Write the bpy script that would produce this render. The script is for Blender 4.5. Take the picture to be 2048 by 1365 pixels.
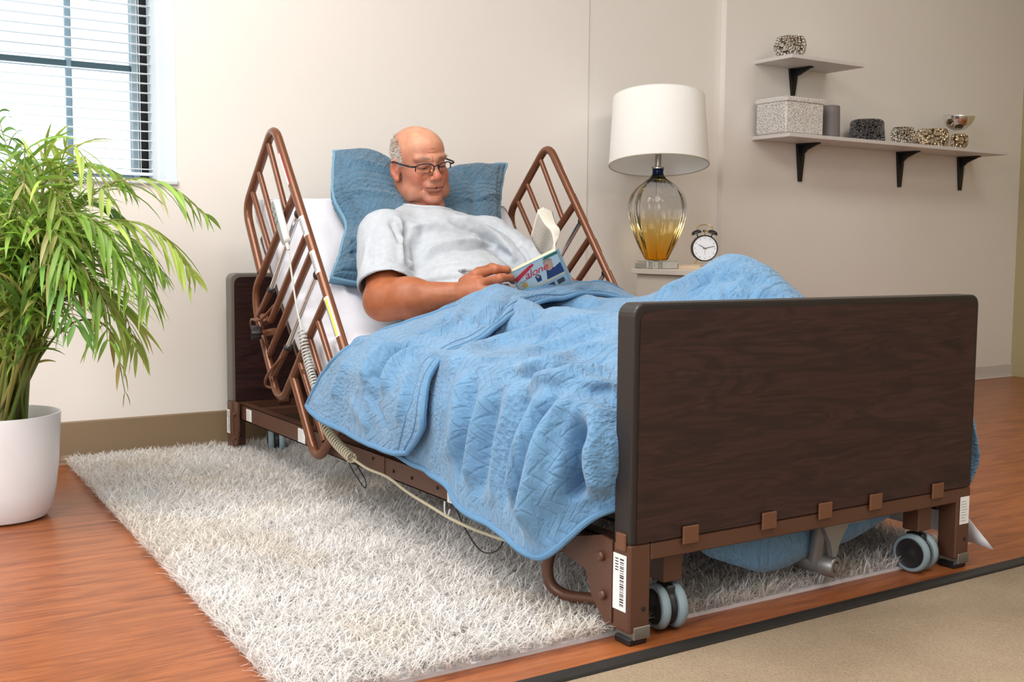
import bpy, math, random
import numpy as np
from math import sin, cos, pi, radians as rad
from mathutils import Vector, Matrix

for o in list(bpy.data.objects): bpy.data.objects.remove(o)
S = bpy.context.scene
COL = S.collection
rng = np.random.default_rng(7)
random.seed(7)

# ------------------------------------------------------------------ camera, world, light
CAMP = np.array([3.3853, -1.1517, .6662]); YAW, PIT, ROL, FPX = 2.566, -.0848, .0088, 2231.1
cF = np.array([cos(YAW)*cos(PIT), sin(YAW)*cos(PIT), sin(PIT)])
cR = np.cross(cF, [0, 0, 1]); cR /= np.linalg.norm(cR); cU = np.cross(cR, cF)
cR, cU = cos(ROL)*cR+sin(ROL)*cU, -sin(ROL)*cR+cos(ROL)*cU
cam = bpy.data.cameras.new('camera'); camo = bpy.data.objects.new('camera', cam); COL.objects.link(camo)
cam.sensor_width = 36; cam.lens = FPX/2048*36; cam.clip_start = .05
M = Matrix.Identity(4)
for i in range(3):
    M[i][0], M[i][1], M[i][2], M[i][3] = cR[i], cU[i], -cF[i], CAMP[i]
camo.matrix_world = M
cam.dof.use_dof = False
S.camera = camo
S.view_settings.view_transform = 'Standard'; S.view_settings.look = 'None'
S.view_settings.gamma = 1; S.view_settings.use_curve_mapping = False
S.view_settings.exposure = 0.5

w = bpy.data.worlds.new('world'); S.world = w; w.use_nodes = True
wb = w.node_tree.nodes['Background']; wb.inputs[0].default_value = (.80, .92, 1, 1); wb.inputs[1].default_value = 1.6

def area(name, loc, target, sx, sy, power, col):
    l = bpy.data.lights.new(name, 'AREA'); l.shape = 'RECTANGLE'; l.size = sx; l.size_y = sy
    l.energy = power; l.color = col
    o = bpy.data.objects.new(name, l); COL.objects.link(o); o.location = loc
    o.rotation_euler = (Vector(target)-Vector(loc)).to_track_quat('-Z', 'Y').to_euler()
    return o
area('overhead_fill', (1.3, -1.3, 2.66), (1.3, -1.25, 0), 1.2, 2.4, 62, (1, .955, .90))  # added overhead light brightening bed and rug, no ceiling fitting known
area('overhead_fill', (3.3, .6, 2.66), (3.3, .6, 0), 1.2, 1.2, 22, (1, .95, .89))  # second added overhead light, not a known fitting
area('overhead_fill', (1.5, 2.6, 2.66), (1.5, 2.6, 0), .6, 1.2, 9, (1, .94, .86))  # added fill to lift the right wall, no real lamp there
area('left_fill', (2.9, -3.05, 1.5), (.9, .6, .5), 1.8, 1.6, 62, (.93, .97, 1))  # added softbox fill towards the bed, no window in this wall

# ------------------------------------------------------------------ pixel helpers (2048x1365 frame) used to measure the room
def ray(px, py): return cF+cR*(px-1024)/FPX+cU*(682.5-py)/FPX
def atY(px, py, v): d = ray(px, py); return CAMP+(v-CAMP[1])/d[1]*d
def atX(px, py, v): d = ray(px, py); return CAMP+(v-CAMP[0])/d[0]*d
def atZ(px, py, v): d = ray(px, py); return CAMP+(v-CAMP[2])/d[2]*d
def projn(P):
    d = P-CAMP; z = d@cF
    return np.stack([1024+FPX*(d@cR)/z, 682.5-FPX*(d@cU)/z], -1)

# ------------------------------------------------------------------ materials
def mat(name, col=(.8, .8, .8), rough=.5, metal=0, **kw):
    m = bpy.data.materials.new(name); m.use_nodes = True
    b = m.node_tree.nodes['Principled BSDF']
    b.inputs['Base Color'].default_value = (*col, 1); b.inputs['Roughness'].default_value = rough
    b.inputs['Metallic'].default_value = metal
    for k, v in kw.items(): b.inputs[k.replace('_', ' ')].default_value = v
    return m
def N(m, t, **kw):
    n = m.node_tree.nodes.new(t)
    for k, v in kw.items(): setattr(n, k, v)
    return n
def lk(m, a, b): m.node_tree.links.new(a, b)
def bsdf(m): return m.node_tree.nodes['Principled BSDF']
def coords(m, scale=(1, 1, 1), kind='Object', rot=(0, 0, 0)):
    t = N(m, 'ShaderNodeTexCoord'); mp = N(m, 'ShaderNodeMapping'); lk(m, t.outputs[kind], mp.inputs[0])
    mp.inputs['Scale'].default_value = scale; mp.inputs['Rotation'].default_value = rot
    return mp.outputs[0]
def ramp(m, fac, stops):
    r = N(m, 'ShaderNodeValToRGB'); e = r.color_ramp.elements
    while len(e) < len(stops): e.new(.5)
    for i, (p, c) in enumerate(stops): e[i].position = p; e[i].color = (*c, 1)
    lk(m, fac, r.inputs[0]); return r.outputs[0]
def noise(m, vec, scale, detail=4, dist=0, rough=.5):
    n = N(m, 'ShaderNodeTexNoise'); n.inputs['Scale'].default_value = scale; n.inputs['Detail'].default_value = detail
    n.inputs['Distortion'].default_value = dist; n.inputs['Roughness'].default_value = rough
    lk(m, vec, n.inputs['Vector']); return n.outputs['Fac']
def bump(m, h, strength=.3, dist=.01):
    b = N(m, 'ShaderNodeBump'); b.inputs['Strength'].default_value = strength; b.inputs['Distance'].default_value = dist
    lk(m, h, b.inputs['Height']); lk(m, b.outputs[0], bsdf(m).inputs['Normal']); return b
def math_(m, op, a, b=None, c=None):
    n = N(m, 'ShaderNodeMath', operation=op)
    for i, x in enumerate((a, b, c)):
        if x is None: continue
        if isinstance(x, (int, float)): n.inputs[i].default_value = x
        else: lk(m, x, n.inputs[i])
    return n.outputs[0]

def m_wall():
    m = mat('wall_paint', (.70, .655, .60), .75)
    v = coords(m); n = noise(m, v, 1.2, 3)
    lk(m, ramp(m, n, [(0.3, (.80, .768, .728)), (.7, (.83, .80, .762))]), bsdf(m).inputs['Base Color'])
    bump(m, noise(m, v, 220, 3), .06, .002); return m
def m_woodfloor():
    m = mat('cherry_wood_floor', (.4, .15, .05), .33)
    v = coords(m, (9, 1.1, 1), rot=(0, 0, 0))
    n1 = noise(m, v, 3.0, 6, 1.6, .6)
    v2 = coords(m, (60, 1.6, 1)); n2 = noise(m, v2, 2.2, 5, .4, .6)
    c = ramp(m, n1, [(.25, (.17, .045, .013)), (.45, (.27, .080, .022)), (.6, (.36, .118, .035)), (.8, (.235, .065, .018))])
    mx = N(m, 'ShaderNodeMixRGB', blend_type='MULTIPLY'); mx.inputs[0].default_value = .8
    lk(m, c, mx.inputs[1]); lk(m, ramp(m, n2, [(.3, (.66, .58, .52)), (.6, (1.05, 1, 1))]), mx.inputs[2])
    lk(m, mx.outputs[0], bsdf(m).inputs['Base Color']); bump(m, n2, .05, .003); return m
def m_carpet():
    m = mat('beige_carpet', (.42, .34, .24), .95)
    v = coords(m); a = noise(m, v, 3.5, 3); b = noise(m, v, 240, 4)
    s = math_(m, 'ADD', math_(m, 'MULTIPLY', a, .5), math_(m, 'MULTIPLY', b, .5))
    lk(m, ramp(m, s, [(.32, (.205, .150, .095)), (.52, (.305, .235, .158)), (.7, (.395, .315, .22))]), bsdf(m).inputs['Base Color'])
    bump(m, b, .6, .004); return m
def m_darkwood():
    m = mat('dark_walnut_laminate', (.05, .02, .018), .42)
    v = coords(m, (1, 1.1, 9)); n1 = noise(m, v, 2.6, 5, 1.4, .55)
    v2 = coords(m, (1, 3, 80)); n2 = noise(m, v2, 2.5, 4, .3)
    c = ramp(m, n1, [(.3, (.016, .0055, .0052)), (.46, (.046, .0165, .0145)), (.54, (.022, .0078, .0072)), (.66, (.050, .019, .0165)), (.8, (.030, .011, .010))])
    mx = N(m, 'ShaderNodeMixRGB', blend_type='MULTIPLY'); mx.inputs[0].default_value = .7
    lk(m, c, mx.inputs[1]); lk(m, ramp(m, n2, [(.35, (.62, .6, .6)), (.6, (1, 1, 1))]), mx.inputs[2])
    lk(m, mx.outputs[0], bsdf(m).inputs['Base Color']); return m
def m_quilt(name, col, scl=1.0, bs=.7):
    # UV is in metres: u along, v across
    m = mat(name, col, .8); b = bsdf(m); b.inputs['Sheen Weight'].default_value = .25; b.inputs['Sheen Roughness'].default_value = .5
    t = N(m, 'ShaderNodeTexCoord'); sp = N(m, 'ShaderNodeSeparateXYZ'); lk(m, t.outputs['UV'], sp.inputs[0])
    u, v = sp.outputs[0], sp.outputs[1]
    # band selector repeating every .30 m across u
    band = math_(m, 'FRACT', math_(m, 'DIVIDE', u, .30))
    # zigzag stitch lines
    tri = math_(m, 'PINGPONG', v, .024)
    z1 = math_(m, 'PINGPONG', math_(m, 'ADD', u, math_(m, 'MULTIPLY', tri, 1.2)), .013)
    line1 = math_(m, 'SMOOTH_MIN', math_(m, 'MULTIPLY', z1, 46), .20, .15)
    # matelasse dots
    vo = N(m, 'ShaderNodeTexVoronoi'); vo.inputs['Scale'].default_value = 130; lk(m, t.outputs['UV'], vo.inputs['Vector'])
    dots = math_(m, 'MULTIPLY', vo.outputs['Distance'], .45)
    # straight stitch ribs
    ribs = math_(m, 'SMOOTH_MIN', math_(m, 'MULTIPLY', math_(m, 'PINGPONG', u, .011), 60), .3, .2)
    g1 = math_(m, 'GREATER_THAN', band, .42); g2 = math_(m, 'GREATER_THAN', band, .82)
    mixa = N(m, 'ShaderNodeMix'); lk(m, g1, mixa.inputs[0]); lk(m, line1, mixa.inputs[2]); lk(m, dots, mixa.inputs[3])
    mixb = N(m, 'ShaderNodeMix'); lk(m, g2, mixb.inputs[0]); lk(m, mixa.outputs[0], mixb.inputs[2]); lk(m, ribs, mixb.inputs[3])
    fine = noise(m, t.outputs['UV'], 46, 5, 1.2)
    cloth = noise(m, t.outputs['UV'], 900, 2)
    h = math_(m, 'ADD', math_(m, 'ADD', mixb.outputs[0], math_(m, 'MULTIPLY', fine, 1.0)), math_(m, 'MULTIPLY', cloth, .06))
    bump(m, h, .8, .009)
    big = noise(m, t.outputs['UV'], 9, 3)
    c2 = tuple(x*.84 for x in col); c3 = tuple(min(1, x*1.16+.01) for x in col)
    lk(m, ramp(m, math_(m, 'ADD', math_(m, 'MULTIPLY', big, .5), math_(m, 'MULTIPLY', h, .35)), [(.3, c2), (.62, c3)]), b.inputs['Base Color'])
    return m
def m_fabric(name, col, bs=.15, sc=500, var=.06):
    m = mat(name, col, .85); v = coords(m); n = noise(m, v, sc, 3); n2 = noise(m, v, 60, 4)
    s = math_(m, 'ADD', math_(m, 'MULTIPLY', n, .6), math_(m, 'MULTIPLY', n2, .4))
    lo = tuple(x*(1-var) for x in col); hi = tuple(min(1, x*(1+var)) for x in col)
    lk(m, ramp(m, s, [(.35, lo), (.65, hi)]), bsdf(m).inputs['Base Color']); bump(m, n, bs, .002); return m
def m_skin():
    m = mat('skin', (.6, .3, .2), .48); b = bsdf(m)
    a = N(m, 'ShaderNodeAttribute', attribute_name='tint'); v = coords(m)
    n = noise(m, v, 45, 4); n2 = noise(m, v, 420, 3)
    mx = N(m, 'ShaderNodeMixRGB', blend_type='MULTIPLY'); mx.inputs[0].default_value = 1
    lk(m, a.outputs['Color'], mx.inputs[1])
    lk(m, ramp(m, n, [(.3, (.86, .80, .78)), (.7, (1.08, 1.06, 1.05))]), mx.inputs[2]); lk(m, mx.outputs[0], b.inputs['Base Color'])
    b.inputs['Subsurface Weight'].default_value = .12; b.inputs['Subsurface Radius'].default_value = (.01, .004, .002)
    bump(m, math_(m, 'ADD', math_(m, 'MULTIPLY', n2, .4), math_(m, 'MULTIPLY', noise(m, v, 150, 3), .6)), .25, .002); return m
def m_attr(name, rough=.6, **kw):
    m = mat(name, (.5, .5, .5), rough, **kw); a = N(m, 'ShaderNodeAttribute', attribute_name='tint')
    lk(m, a.outputs['Color'], bsdf(m).inputs['Base Color']); return m
def m_silver(name, col, scale, strength=1.0, rough=.12):
    m = mat(name, col, rough, 1); vo = N(m, 'ShaderNodeTexVoronoi'); vo.inputs['Scale'].default_value = scale
    v = coords(m); lk(m, v, vo.inputs['Vector']); bump(m, vo.outputs['Distance'], strength, .02)
    lk(m, ramp(m, vo.outputs['Distance'], [(.46, col), (.80, tuple(x*.12 for x in col))]), bsdf(m).inputs['Base Color']); return m

WALL = m_wall(); FLOORW = m_woodfloor(); CARP = m_carpet(); DWOOD = m_darkwood()
QUILT = m_quilt('blue_quilt', (.100, .235, .405)); SHAM = m_quilt('blue_sham', (.052, .138, .225))
SHEET = m_fabric('white_sheet', (.74, .75, .82), .08, 400, .02); SHIRT = m_fabric('heather_grey_jersey', (.44, .48, .53), .3, 420, .10)
SKIN = m_skin(); HAIR = m_attr('hair', .7)
BROWN = mat('bronze_brown_paint', (.165, .060, .027), .27, .25); BROWN_F = mat('brown_frame_paint', (.105, .045, .026), .42, .1)
CHROME = mat('chrome', (.82, .82, .82), .12, 1); STEEL = mat('zinc_plate', (.45, .46, .43), .35, .9)
BLACKP = mat('black_plastic', (.012, .012, .014), .4); EDGE = mat('dark_edge_band', (.018, .014, .012), .42)
EDGE_H = mat('grey_edge_band', (.16, .145, .125), .5)
WHITEP = mat('white_paint', (.80, .80, .80), .4); LABEL = mat('white_sticker', (.86, .86, .86), .5)
GREYR = mat('grey_rubber_tread', (.24, .32, .36), .55); ALU = mat('cast_aluminium', (.27, .265, .26), .42, .6)
INK = mat('ink', (.03, .03, .04), .6); YEL = mat('yellow_warning', (.85, .62, .08), .5); RED = mat('red_print', (.62, .03, .05), .5)
BASEB = mat('tan_cove_base', (.25, .175, .105), .5); BASEW = mat('white_base', (.62, .60, .57), .5)

# ------------------------------------------------------------------ mesh helpers
class MB:
    def __init__(s): s.v = []; s.f = []; s.m = []; s.mi = 0
    def add(s, vs, fs):
        o = len(s.v); s.v += [tuple(map(float, p)) for p in vs]; s.f += [tuple(i+o for i in f) for f in fs]; s.m += [s.mi]*len(fs); return s
    def box(s, a, b, bev=0, R=None, at=(0, 0, 0)):
        a, b = np.minimum(a, b).astype(float), np.maximum(a, b).astype(float)
        e = min(bev, *((b-a)/2.01)) if bev else 0
        if e <= 0:
            vs = [(x, y, z) for x in (a[0], b[0]) for y in (a[1], b[1]) for z in (a[2], b[2])]
            fs = [(0, 1, 3, 2), (4, 6, 7, 5), (0, 4, 5, 1), (2, 3, 7, 6), (0, 2, 6, 4), (1, 5, 7, 3)]
        else:
            vs = []; ix = {}
            for cx in (0, 1):
                for cy in (0, 1):
                    for cz in (0, 1):
                        c = (cx, cy, cz)
                        for ax in range(3):
                            p = [(a[k]+e if c[k] == 0 else b[k]-e) for k in range(3)]
                            p[ax] = a[ax] if c[ax] == 0 else b[ax]
                            ix[c+(ax,)] = len(vs); vs.append(p)
            fs = []
            for ax in range(3):
                o1, o2 = [(1, 2), (2, 0), (0, 1)][ax]
                for sd in (0, 1):
                    q = []
                    for u, v in ((0, 0), (1, 0), (1, 1), (0, 1)):
                        c = [0, 0, 0]; c[ax] = sd; c[o1] = u; c[o2] = v; q.append(ix[tuple(c)+(ax,)])
                    fs.append(tuple(q if sd else q[::-1]))
            for ax in range(3):
                o1, o2 = [(1, 2), (2, 0), (0, 1)][ax]
                for u in (0, 1):
                    for v in (0, 1):
                        c0 = [0, 0, 0]; c0[o1] = u; c0[o2] = v; c1 = list(c0); c1[ax] = 1
                        q = [ix[tuple(c0)+(o1,)], ix[tuple(c1)+(o1,)], ix[tuple(c1)+(o2,)], ix[tuple(c0)+(o2,)]]
                        fs.append(tuple(q if u != v else q[::-1]))
            for c in [(x, y, z) for x in (0, 1) for y in (0, 1) for z in (0, 1)]:
                q = [ix[c+(0,)], ix[c+(1,)], ix[c+(2,)]]
                fs.append(tuple(q if sum(c) % 2 else q[::-1]))
        if R is not None:
            vs = [tuple(np.array(R)@np.array(p)+np.array(at)) for p in vs]
        return s.add(vs, fs)
    def tube(s, pts, r, n=10, cap=True, closed=False):
        P = np.array(pts, float); m = len(P); rs = np.broadcast_to(np.array(r, float), (m,))
        if closed: T = np.roll(P, -1, 0)-np.roll(P, 1, 0)
        else: T = np.gradient(P, axis=0)
        T /= np.linalg.norm(T, axis=1)[:, None]+1e-12
        up = np.array([0, 0, 1.]) if abs(T[0][2]) < .9 else np.array([1., 0, 0])
        nrm = np.cross(T[0], up); nrm /= np.linalg.norm(nrm); vs = []
        for i in range(m):
            nrm = nrm-T[i]*(nrm@T[i]); nrm /= np.linalg.norm(nrm)+1e-12; bi = np.cross(T[i], nrm)
            for k in range(n):
                a = 2*pi*k/n; vs.append(P[i]+rs[i]*(cos(a)*nrm+sin(a)*bi))
        fs = []
        for i in range(m if closed else m-1):
            j = (i+1) % m
            for k in range(n):
                fs.append((i*n+k, j*n+k, j*n+(k+1) % n, i*n+(k+1) % n)[::-1])
        if cap and not closed: fs += [tuple(range(n)), tuple(range((m-1)*n, m*n))[::-1]]
        return s.add(vs, fs)
    def lathe(s, prof, c=(0, 0, 0), n=32, mod=None, axis=None):
        vs = []; c = np.array(c, float)
        if axis is None: A = np.eye(3)
        else:
            w_ = np.array(axis, float); w_ /= np.linalg.norm(w_); u_ = np.cross(w_, [0, 0, 1] if abs(w_[2]) < .9 else [1, 0, 0]); u_ /= np.linalg.norm(u_)
            A = np.stack([u_, np.cross(w_, u_), w_], 1)
        for r, z in prof:
            for k in range(n):
                a = 2*pi*k/n; rr = r*(mod(a, z) if mod else 1)
                vs.append(c+A@np.array([rr*cos(a), rr*sin(a), z]))
        fs = []
        for i in range(len(prof)-1):
            for k in range(n):
                fs.append((i*n+k, i*n+(k+1) % n, (i+1)*n+(k+1) % n, (i+1)*n+k))
        if prof[0][0] > 1e-6: fs.append(tuple(range(n))[::-1])
        if prof[-1][0] > 1e-6: fs.append(tuple(range((len(prof)-1)*n, len(prof)*n)))
        return s.add(vs, fs)
    def prism(s, poly, vec):
        # poly: list of 3D points, extruded along vec
        n = len(poly); P = [np.array(p, float) for p in poly]; v = np.array(vec, float)
        vs = P+[p+v for p in P]
        fs = [tuple(range(n))[::-1], tuple(range(n, 2*n))]+[(i, (i+1) % n, n+(i+1) % n, n+i) for i in range(n)]
        return s.add(vs, fs)
    def ball(s, c, r, n=14):
        r = np.broadcast_to(np.array(r, float), (3,)); k = n//2
        pr = [(max(sin(pi*i/k), 1e-7), -cos(pi*i/k)) for i in range(k+1)]
        t = MB().lathe(pr, (0, 0, 0), n)
        return s.add([np.array(c)+r*np.array(p) for p in t.v], t.f)
    def build(s, name, m, parent=None, smooth=True, ang=35):
        me = bpy.data.meshes.new(name); me.from_pydata(s.v, [], s.f)
        ms = m if isinstance(m, (list, tuple)) else [m]
        for x in ms: me.materials.append(x)
        if len(ms) > 1: me.polygons.foreach_set('material_index', s.m)
        o = link(name, me, parent)
        fixn(me)
        if smooth: shade(me, ang)
        return o
def fixn(me):
    import bmesh
    b = bmesh.new(); b.from_mesh(me); bmesh.ops.recalc_face_normals(b, faces=b.faces); b.to_mesh(me); b.free()
def shade(me, ang=35):
    me.polygons.foreach_set('use_smooth', [True]*len(me.polygons))
    if ang < 179: me.set_sharp_from_angle(angle=rad(ang))
def link(name, me, parent=None):
    o = bpy.data.objects.new(name, me); COL.objects.link(o)
    if parent is not None:
        o.parent = parent; 
        b = parent
        mw = Matrix.Identity(4)
        while b is not None: mw = b.matrix_basis @ mw; b = b.parent
        # vertices are given in world space: undo the parent's placement
        if me is not None and mw != Matrix.Identity(4): me.transform(mw.inverted())
    return o
def tag(o, label=None, cat=None, group=None, kind=None):
    for k, v in (('label', label), ('category', cat), ('group', group), ('kind', kind)):
        if v: o[k] = v
    return o
def thing(name, label, cat, loc=(0, 0, 0), group=None):
    o = bpy.data.objects.new(name, None); COL.objects.link(o); o.location = loc; o.empty_display_size = .05
    return tag(o, label, cat, group)
def struct(o): o['kind'] = 'structure'; return o
def crom(P, m):
    """Catmull-Rom through rows of P (n,k) -> (n-1)*m+1 rows"""
    P = np.array(P, float); n = len(P); Q = np.concatenate([[2*P[0]-P[1]], P, [2*P[-1]-P[-2]]]); out = []
    t = (np.arange(m)/m).reshape((-1,)+(1,)*(P.ndim-1))
    for i in range(n-1):
        a, b, c, d = Q[i:i+4]
        out.append(.5*((2*b)+(c-a)*t+(2*a-5*b+4*c-d)*t*t+(3*b-a-3*c+d)*t**3))
    out.append(P[-1:]); return np.concatenate(out)
def grid_mesh(name, G, m, parent=None, uv=None, thick=0):
    """G: (a,b,3)"""
    a, b = G.shape[:2]; V = G.reshape(-1, 3)
    idx = np.arange(a*b).reshape(a, b)
    F = np.stack([idx[:-1, :-1], idx[1:, :-1], idx[1:, 1:], idx[:-1, 1:]], -1).reshape(-1, 4)
    if thick:
        Nn = grid_normals(G).reshape(-1, 3); V = np.concatenate([V, V-Nn*thick]); k = a*b
        F2 = F[:, ::-1]+k
        ring = np.concatenate([idx[0, :], idx[1:, -1], idx[-1, -2::-1], idx[-2:0:-1, 0]])
        r2 = np.roll(ring, -1); S4 = np.stack([ring, r2, r2+k, ring+k], -1)
        F = np.concatenate([F, F2, S4])
    me = fast_mesh(name, V, F); me.materials.append(m)
    if uv is not None:
        U = uv.reshape(-1, 2)
        if thick: U = np.concatenate([U, U])
        l = me.uv_layers.new(name='UVMap'); vi = np.empty(len(me.loops), np.int32); me.loops.foreach_get('vertex_index', vi)
        l.data.foreach_set('uv', U[vi].astype(np.float32).ravel())
    shade(me, 180); return link(name, me, parent)
def grid_normals(G):
    du = np.gradient(G, axis=0); dv = np.gradient(G, axis=1); n = np.cross(du, dv)
    return n/(np.linalg.norm(n, axis=-1, keepdims=True)+1e-12)
def fast_mesh(name, V, F):
    me = bpy.data.meshes.new(name); V = np.asarray(V, np.float32); F = np.asarray(F, np.int32); k = F.shape[1]
    me.vertices.add(len(V)); me.vertices.foreach_set('co', V.ravel())
    me.loops.add(F.size); me.loops.foreach_set('vertex_index', F.ravel())
    me.polygons.add(len(F)); me.polygons.foreach_set('loop_start', np.arange(0, F.size, k, dtype=np.int32))
    me.polygons.foreach_set('loop_total', np.full(len(F), k, np.int32)); me.update(calc_edges=True); me.validate(); return me
def set_tint(me, C):
    a = me.color_attributes.new('tint', 'FLOAT_COLOR', 'POINT'); C = np.asarray(C, np.float32)
    a.data.foreach_set('color', np.concatenate([C, np.ones((len(C), 1), np.float32)], 1).ravel())
def wob(P, f, seed=0, oct=3):
    """smooth pseudo noise from warped sines, about -1..1"""
    r = np.random.default_rng(seed); out = 0; amp = 1; tot = 0; Pq = P.copy()
    for o in range(oct):
        for k in range(3):
            d = r.normal(size=3); d /= np.linalg.norm(d); ph = r.uniform(0, 6.28)
            w_ = Pq@r.normal(size=3)*f*.7+r.uniform(0, 6)
            out = out+amp*np.sin(Pq@d*f*6.28+ph+1.3*np.sin(w_*2.1)); tot += amp*.8
        f *= 2.03; amp *= .5
    return out/tot

# --------------------------------------------------- distance-field modelling for soft bodies
class Field:
    def __init__(s, lo, hi, h):
        s.lo = np.array(lo, float); s.h = h; s.n = np.ceil((np.array(hi)-s.lo)/h).astype(int)+1
        s.f = np.full(s.n, .06, np.float32)
    def sub(s, lo, hi):
        a = np.clip(np.floor((np.array(lo)-s.lo)/s.h).astype(int), 0, s.n-1); b = np.clip(np.ceil((np.array(hi)-s.lo)/s.h).astype(int)+1, 0, s.n)
        if np.any(b <= a): return None, None
        ax = [s.lo[i]+s.h*np.arange(a[i], b[i]) for i in range(3)]
        X = np.stack(np.meshgrid(*ax, indexing='ij'), -1)
        return (slice(a[0], b[0]), slice(a[1], b[1]), slice(a[2], b[2])), X
    def op(s, lo, hi, fn, k=.01, mode='add'):
        sl, X = s.sub(np.array(lo)-.03-k, np.array(hi)+.03+k)
        if sl is None: return
        d = fn(X).astype(np.float32); f = s.f[sl]
        if mode == 'add':
            h = np.clip(.5+.5*(f-d)/k, 0, 1); s.f[sl] = f*(1-h)+d*h-k*h*(1-h)
        else:
            h = np.clip(.5-.5*(f+d)/k, 0, 1); s.f[sl] = f*(1-h)-d*h+k*h*(1-h)
    def caps(s, a, b, ra, rb=None, k=.01, mode='add'):
        a, b = np.array(a, float), np.array(b, float); rb = ra if rb is None else rb; ba = b-a; L = ba@ba+1e-12
        def fn(X):
            t = np.clip(((X-a)@ba)/L, 0, 1); return np.linalg.norm(X-a-t[..., None]*ba, axis=-1)-(ra+(rb-ra)*t)
        r = max(ra, rb); s.op(np.minimum(a, b)-r, np.maximum(a, b)+r, fn, k, mode)
    def chain(s, pts, rs, k=.006):
        for i in range(len(pts)-1): s.caps(pts[i], pts[i+1], rs[i], rs[i+1], k)
    def ell(s, c, r, R=None, k=.01, mode='add'):
        c = np.array(c, float); r = np.array(r, float); Rm = np.eye(3) if R is None else np.array(R)
        def fn(X):
            q = (X-c)@Rm; k0 = np.linalg.norm(q/r, axis=-1); k1 = np.linalg.norm(q/(r*r), axis=-1)+1e-9
            return k0*(k0-1)/k1
        m_ = np.abs(Rm)@r; s.op(c-m_, c+m_, fn, k, mode)
    def mesh(s):
        f = s.f; s8 = f < 0; nx, ny, nz = f.shape
        cnt = np.zeros((nx-1, ny-1, nz-1), np.int8)
        for i in (0, 1):
            for j in (0, 1):
                for k in (0, 1): cnt += s8[i:nx-1+i, j:ny-1+j, k:nz-1+k]
        act = (cnt > 0) & (cnt < 8); I = np.stack(np.nonzero(act), 1); ids = np.full(act.shape, -1, np.int32); ids[act] = np.arange(len(I))
        P = np.zeros((len(I), 3)); W = np.zeros(len(I))
        C = [(i, j, k) for i in (0, 1) for j in (0, 1) for k in (0, 1)]
        vals = {c: f[I[:, 0]+c[0], I[:, 1]+c[1], I[:, 2]+c[2]] for c in C}
        for c in C:
            for ax in range(3):
                if c[ax] == 0:
                    d = list(c); d[ax] = 1; d = tuple(d); a, b = vals[c], vals[d]; x = (a < 0) != (b < 0)
                    t = np.where(x, a/(a-b+1e-20), 0); p = np.tile(np.array(c, float), (len(I), 1)); p[:, ax] += t
                    P += p*x[:, None]; W += x
        V = s.lo+s.h*(I+P/W[:, None]); F = []
        for ax in range(3):
            a1, a2 = (ax+1) % 3, (ax+2) % 3
            sl0 = [slice(1, -1)]*3; sl0[ax] = slice(0, -1); sl1 = list(sl0); sl1[ax] = slice(1, None)
            A, B = s8[tuple(sl0)], s8[tuple(sl1)]; ch = A != B; E = np.stack(np.nonzero(ch), 1)
            o = np.ones(3, int); o[ax] = 0; E0 = E+o
            q = []
            for u, v in ((-1, -1), (0, -1), (0, 0), (-1, 0)):
                e = E0.copy(); e[:, a1] += u; e[:, a2] += v; q.append(ids[e[:, 0], e[:, 1], e[:, 2]])
            q = np.stack(q, 1); fl = ~A[ch]; q[fl] = q[fl][:, ::-1]; F.append(q)
        F = np.concatenate(F); F = F[(F >= 0).all(1)]
        return V, F
def relax(V, F, it=1, a=.5):
    for _ in range(it):
        acc = np.zeros_like(V); n = np.zeros(len(V))
        for i in range(4):
            j = (i+1) % 4
            np.add.at(acc, F[:, i], V[F[:, j]]); np.add.at(n, F[:, i], 1); np.add.at(acc, F[:, j], V[F[:, i]]); np.add.at(n, F[:, j], 1)
        V = V*(1-a)+a*acc/np.maximum(n, 1)[:, None]
    return V
def vnorm(V, F):
    n = np.cross(V[F[:, 2]]-V[F[:, 0]], V[F[:, 3]]-V[F[:, 1]]); o = np.zeros_like(V)
    for i in range(4): np.add.at(o, F[:, i], n)
    return o/(np.linalg.norm(o, axis=1, keepdims=True)+1e-12)

# ================================================================== ROOM
L, W, HT, HB = 1.9755, .915, .5753, .1726
WX = -.13
mb = MB()
mb.box((-.48, -3.2, 0), (WX, -1.5, 2.7)); mb.box((-.48, -1.5, 0), (WX, -.12, .86)); mb.box((-.48, -1.5, 2.1), (WX, -.12, 2.7)); mb.box((-.48, -.12, 0), (WX, 1.47, 2.7))
struct(mb.build('wall_back', WALL, smooth=False))
mb = MB().prism([(-.135, 1.47, 0), (-.16, 2.185, 0), (-.4, 2.185, 0), (-.4, 1.47, 0)], (0, 0, 2.7))
struct(mb.build('wall_back_recess', WALL, smooth=False))
mb = MB().box((-.4, 2.185, 0), (WX, 4.30, 2.7)); struct(mb.build('wall_back_right', WALL, smooth=False))
OLIVE = mat('olive_paint', (.40, .34, .19), .8)
struct(MB().box((-.48, -3.2, 2.7), (4.7, 4.42, 2.8)).build('ceiling', mat('ceiling_white', (.80, .79, .77), .9), smooth=False))
struct(MB().box((-.48, -3.3, 0), (4.7, -3.2, 2.7)).build('wall_left', WALL, smooth=False))
struct(MB().box((4.6, -3.2, 0), (4.7, 4.42, 2.7)).build('wall_front', WALL, smooth=False))
struct(MB().box((-.4, 4.30, 0), (4.6, 4.42, 2.7)).build('wall_right', OLIVE, smooth=False))
struct(MB().box((-.4, -3.2, -.05), (2.0, 4.42, 0)).build('floor', FLOORW, smooth=False))
c = MB().box((2.0, -3.2, -.05), (4.6, 4.42, -.001)); struct(c.build('floor_carpet', CARP, smooth=False))
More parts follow.
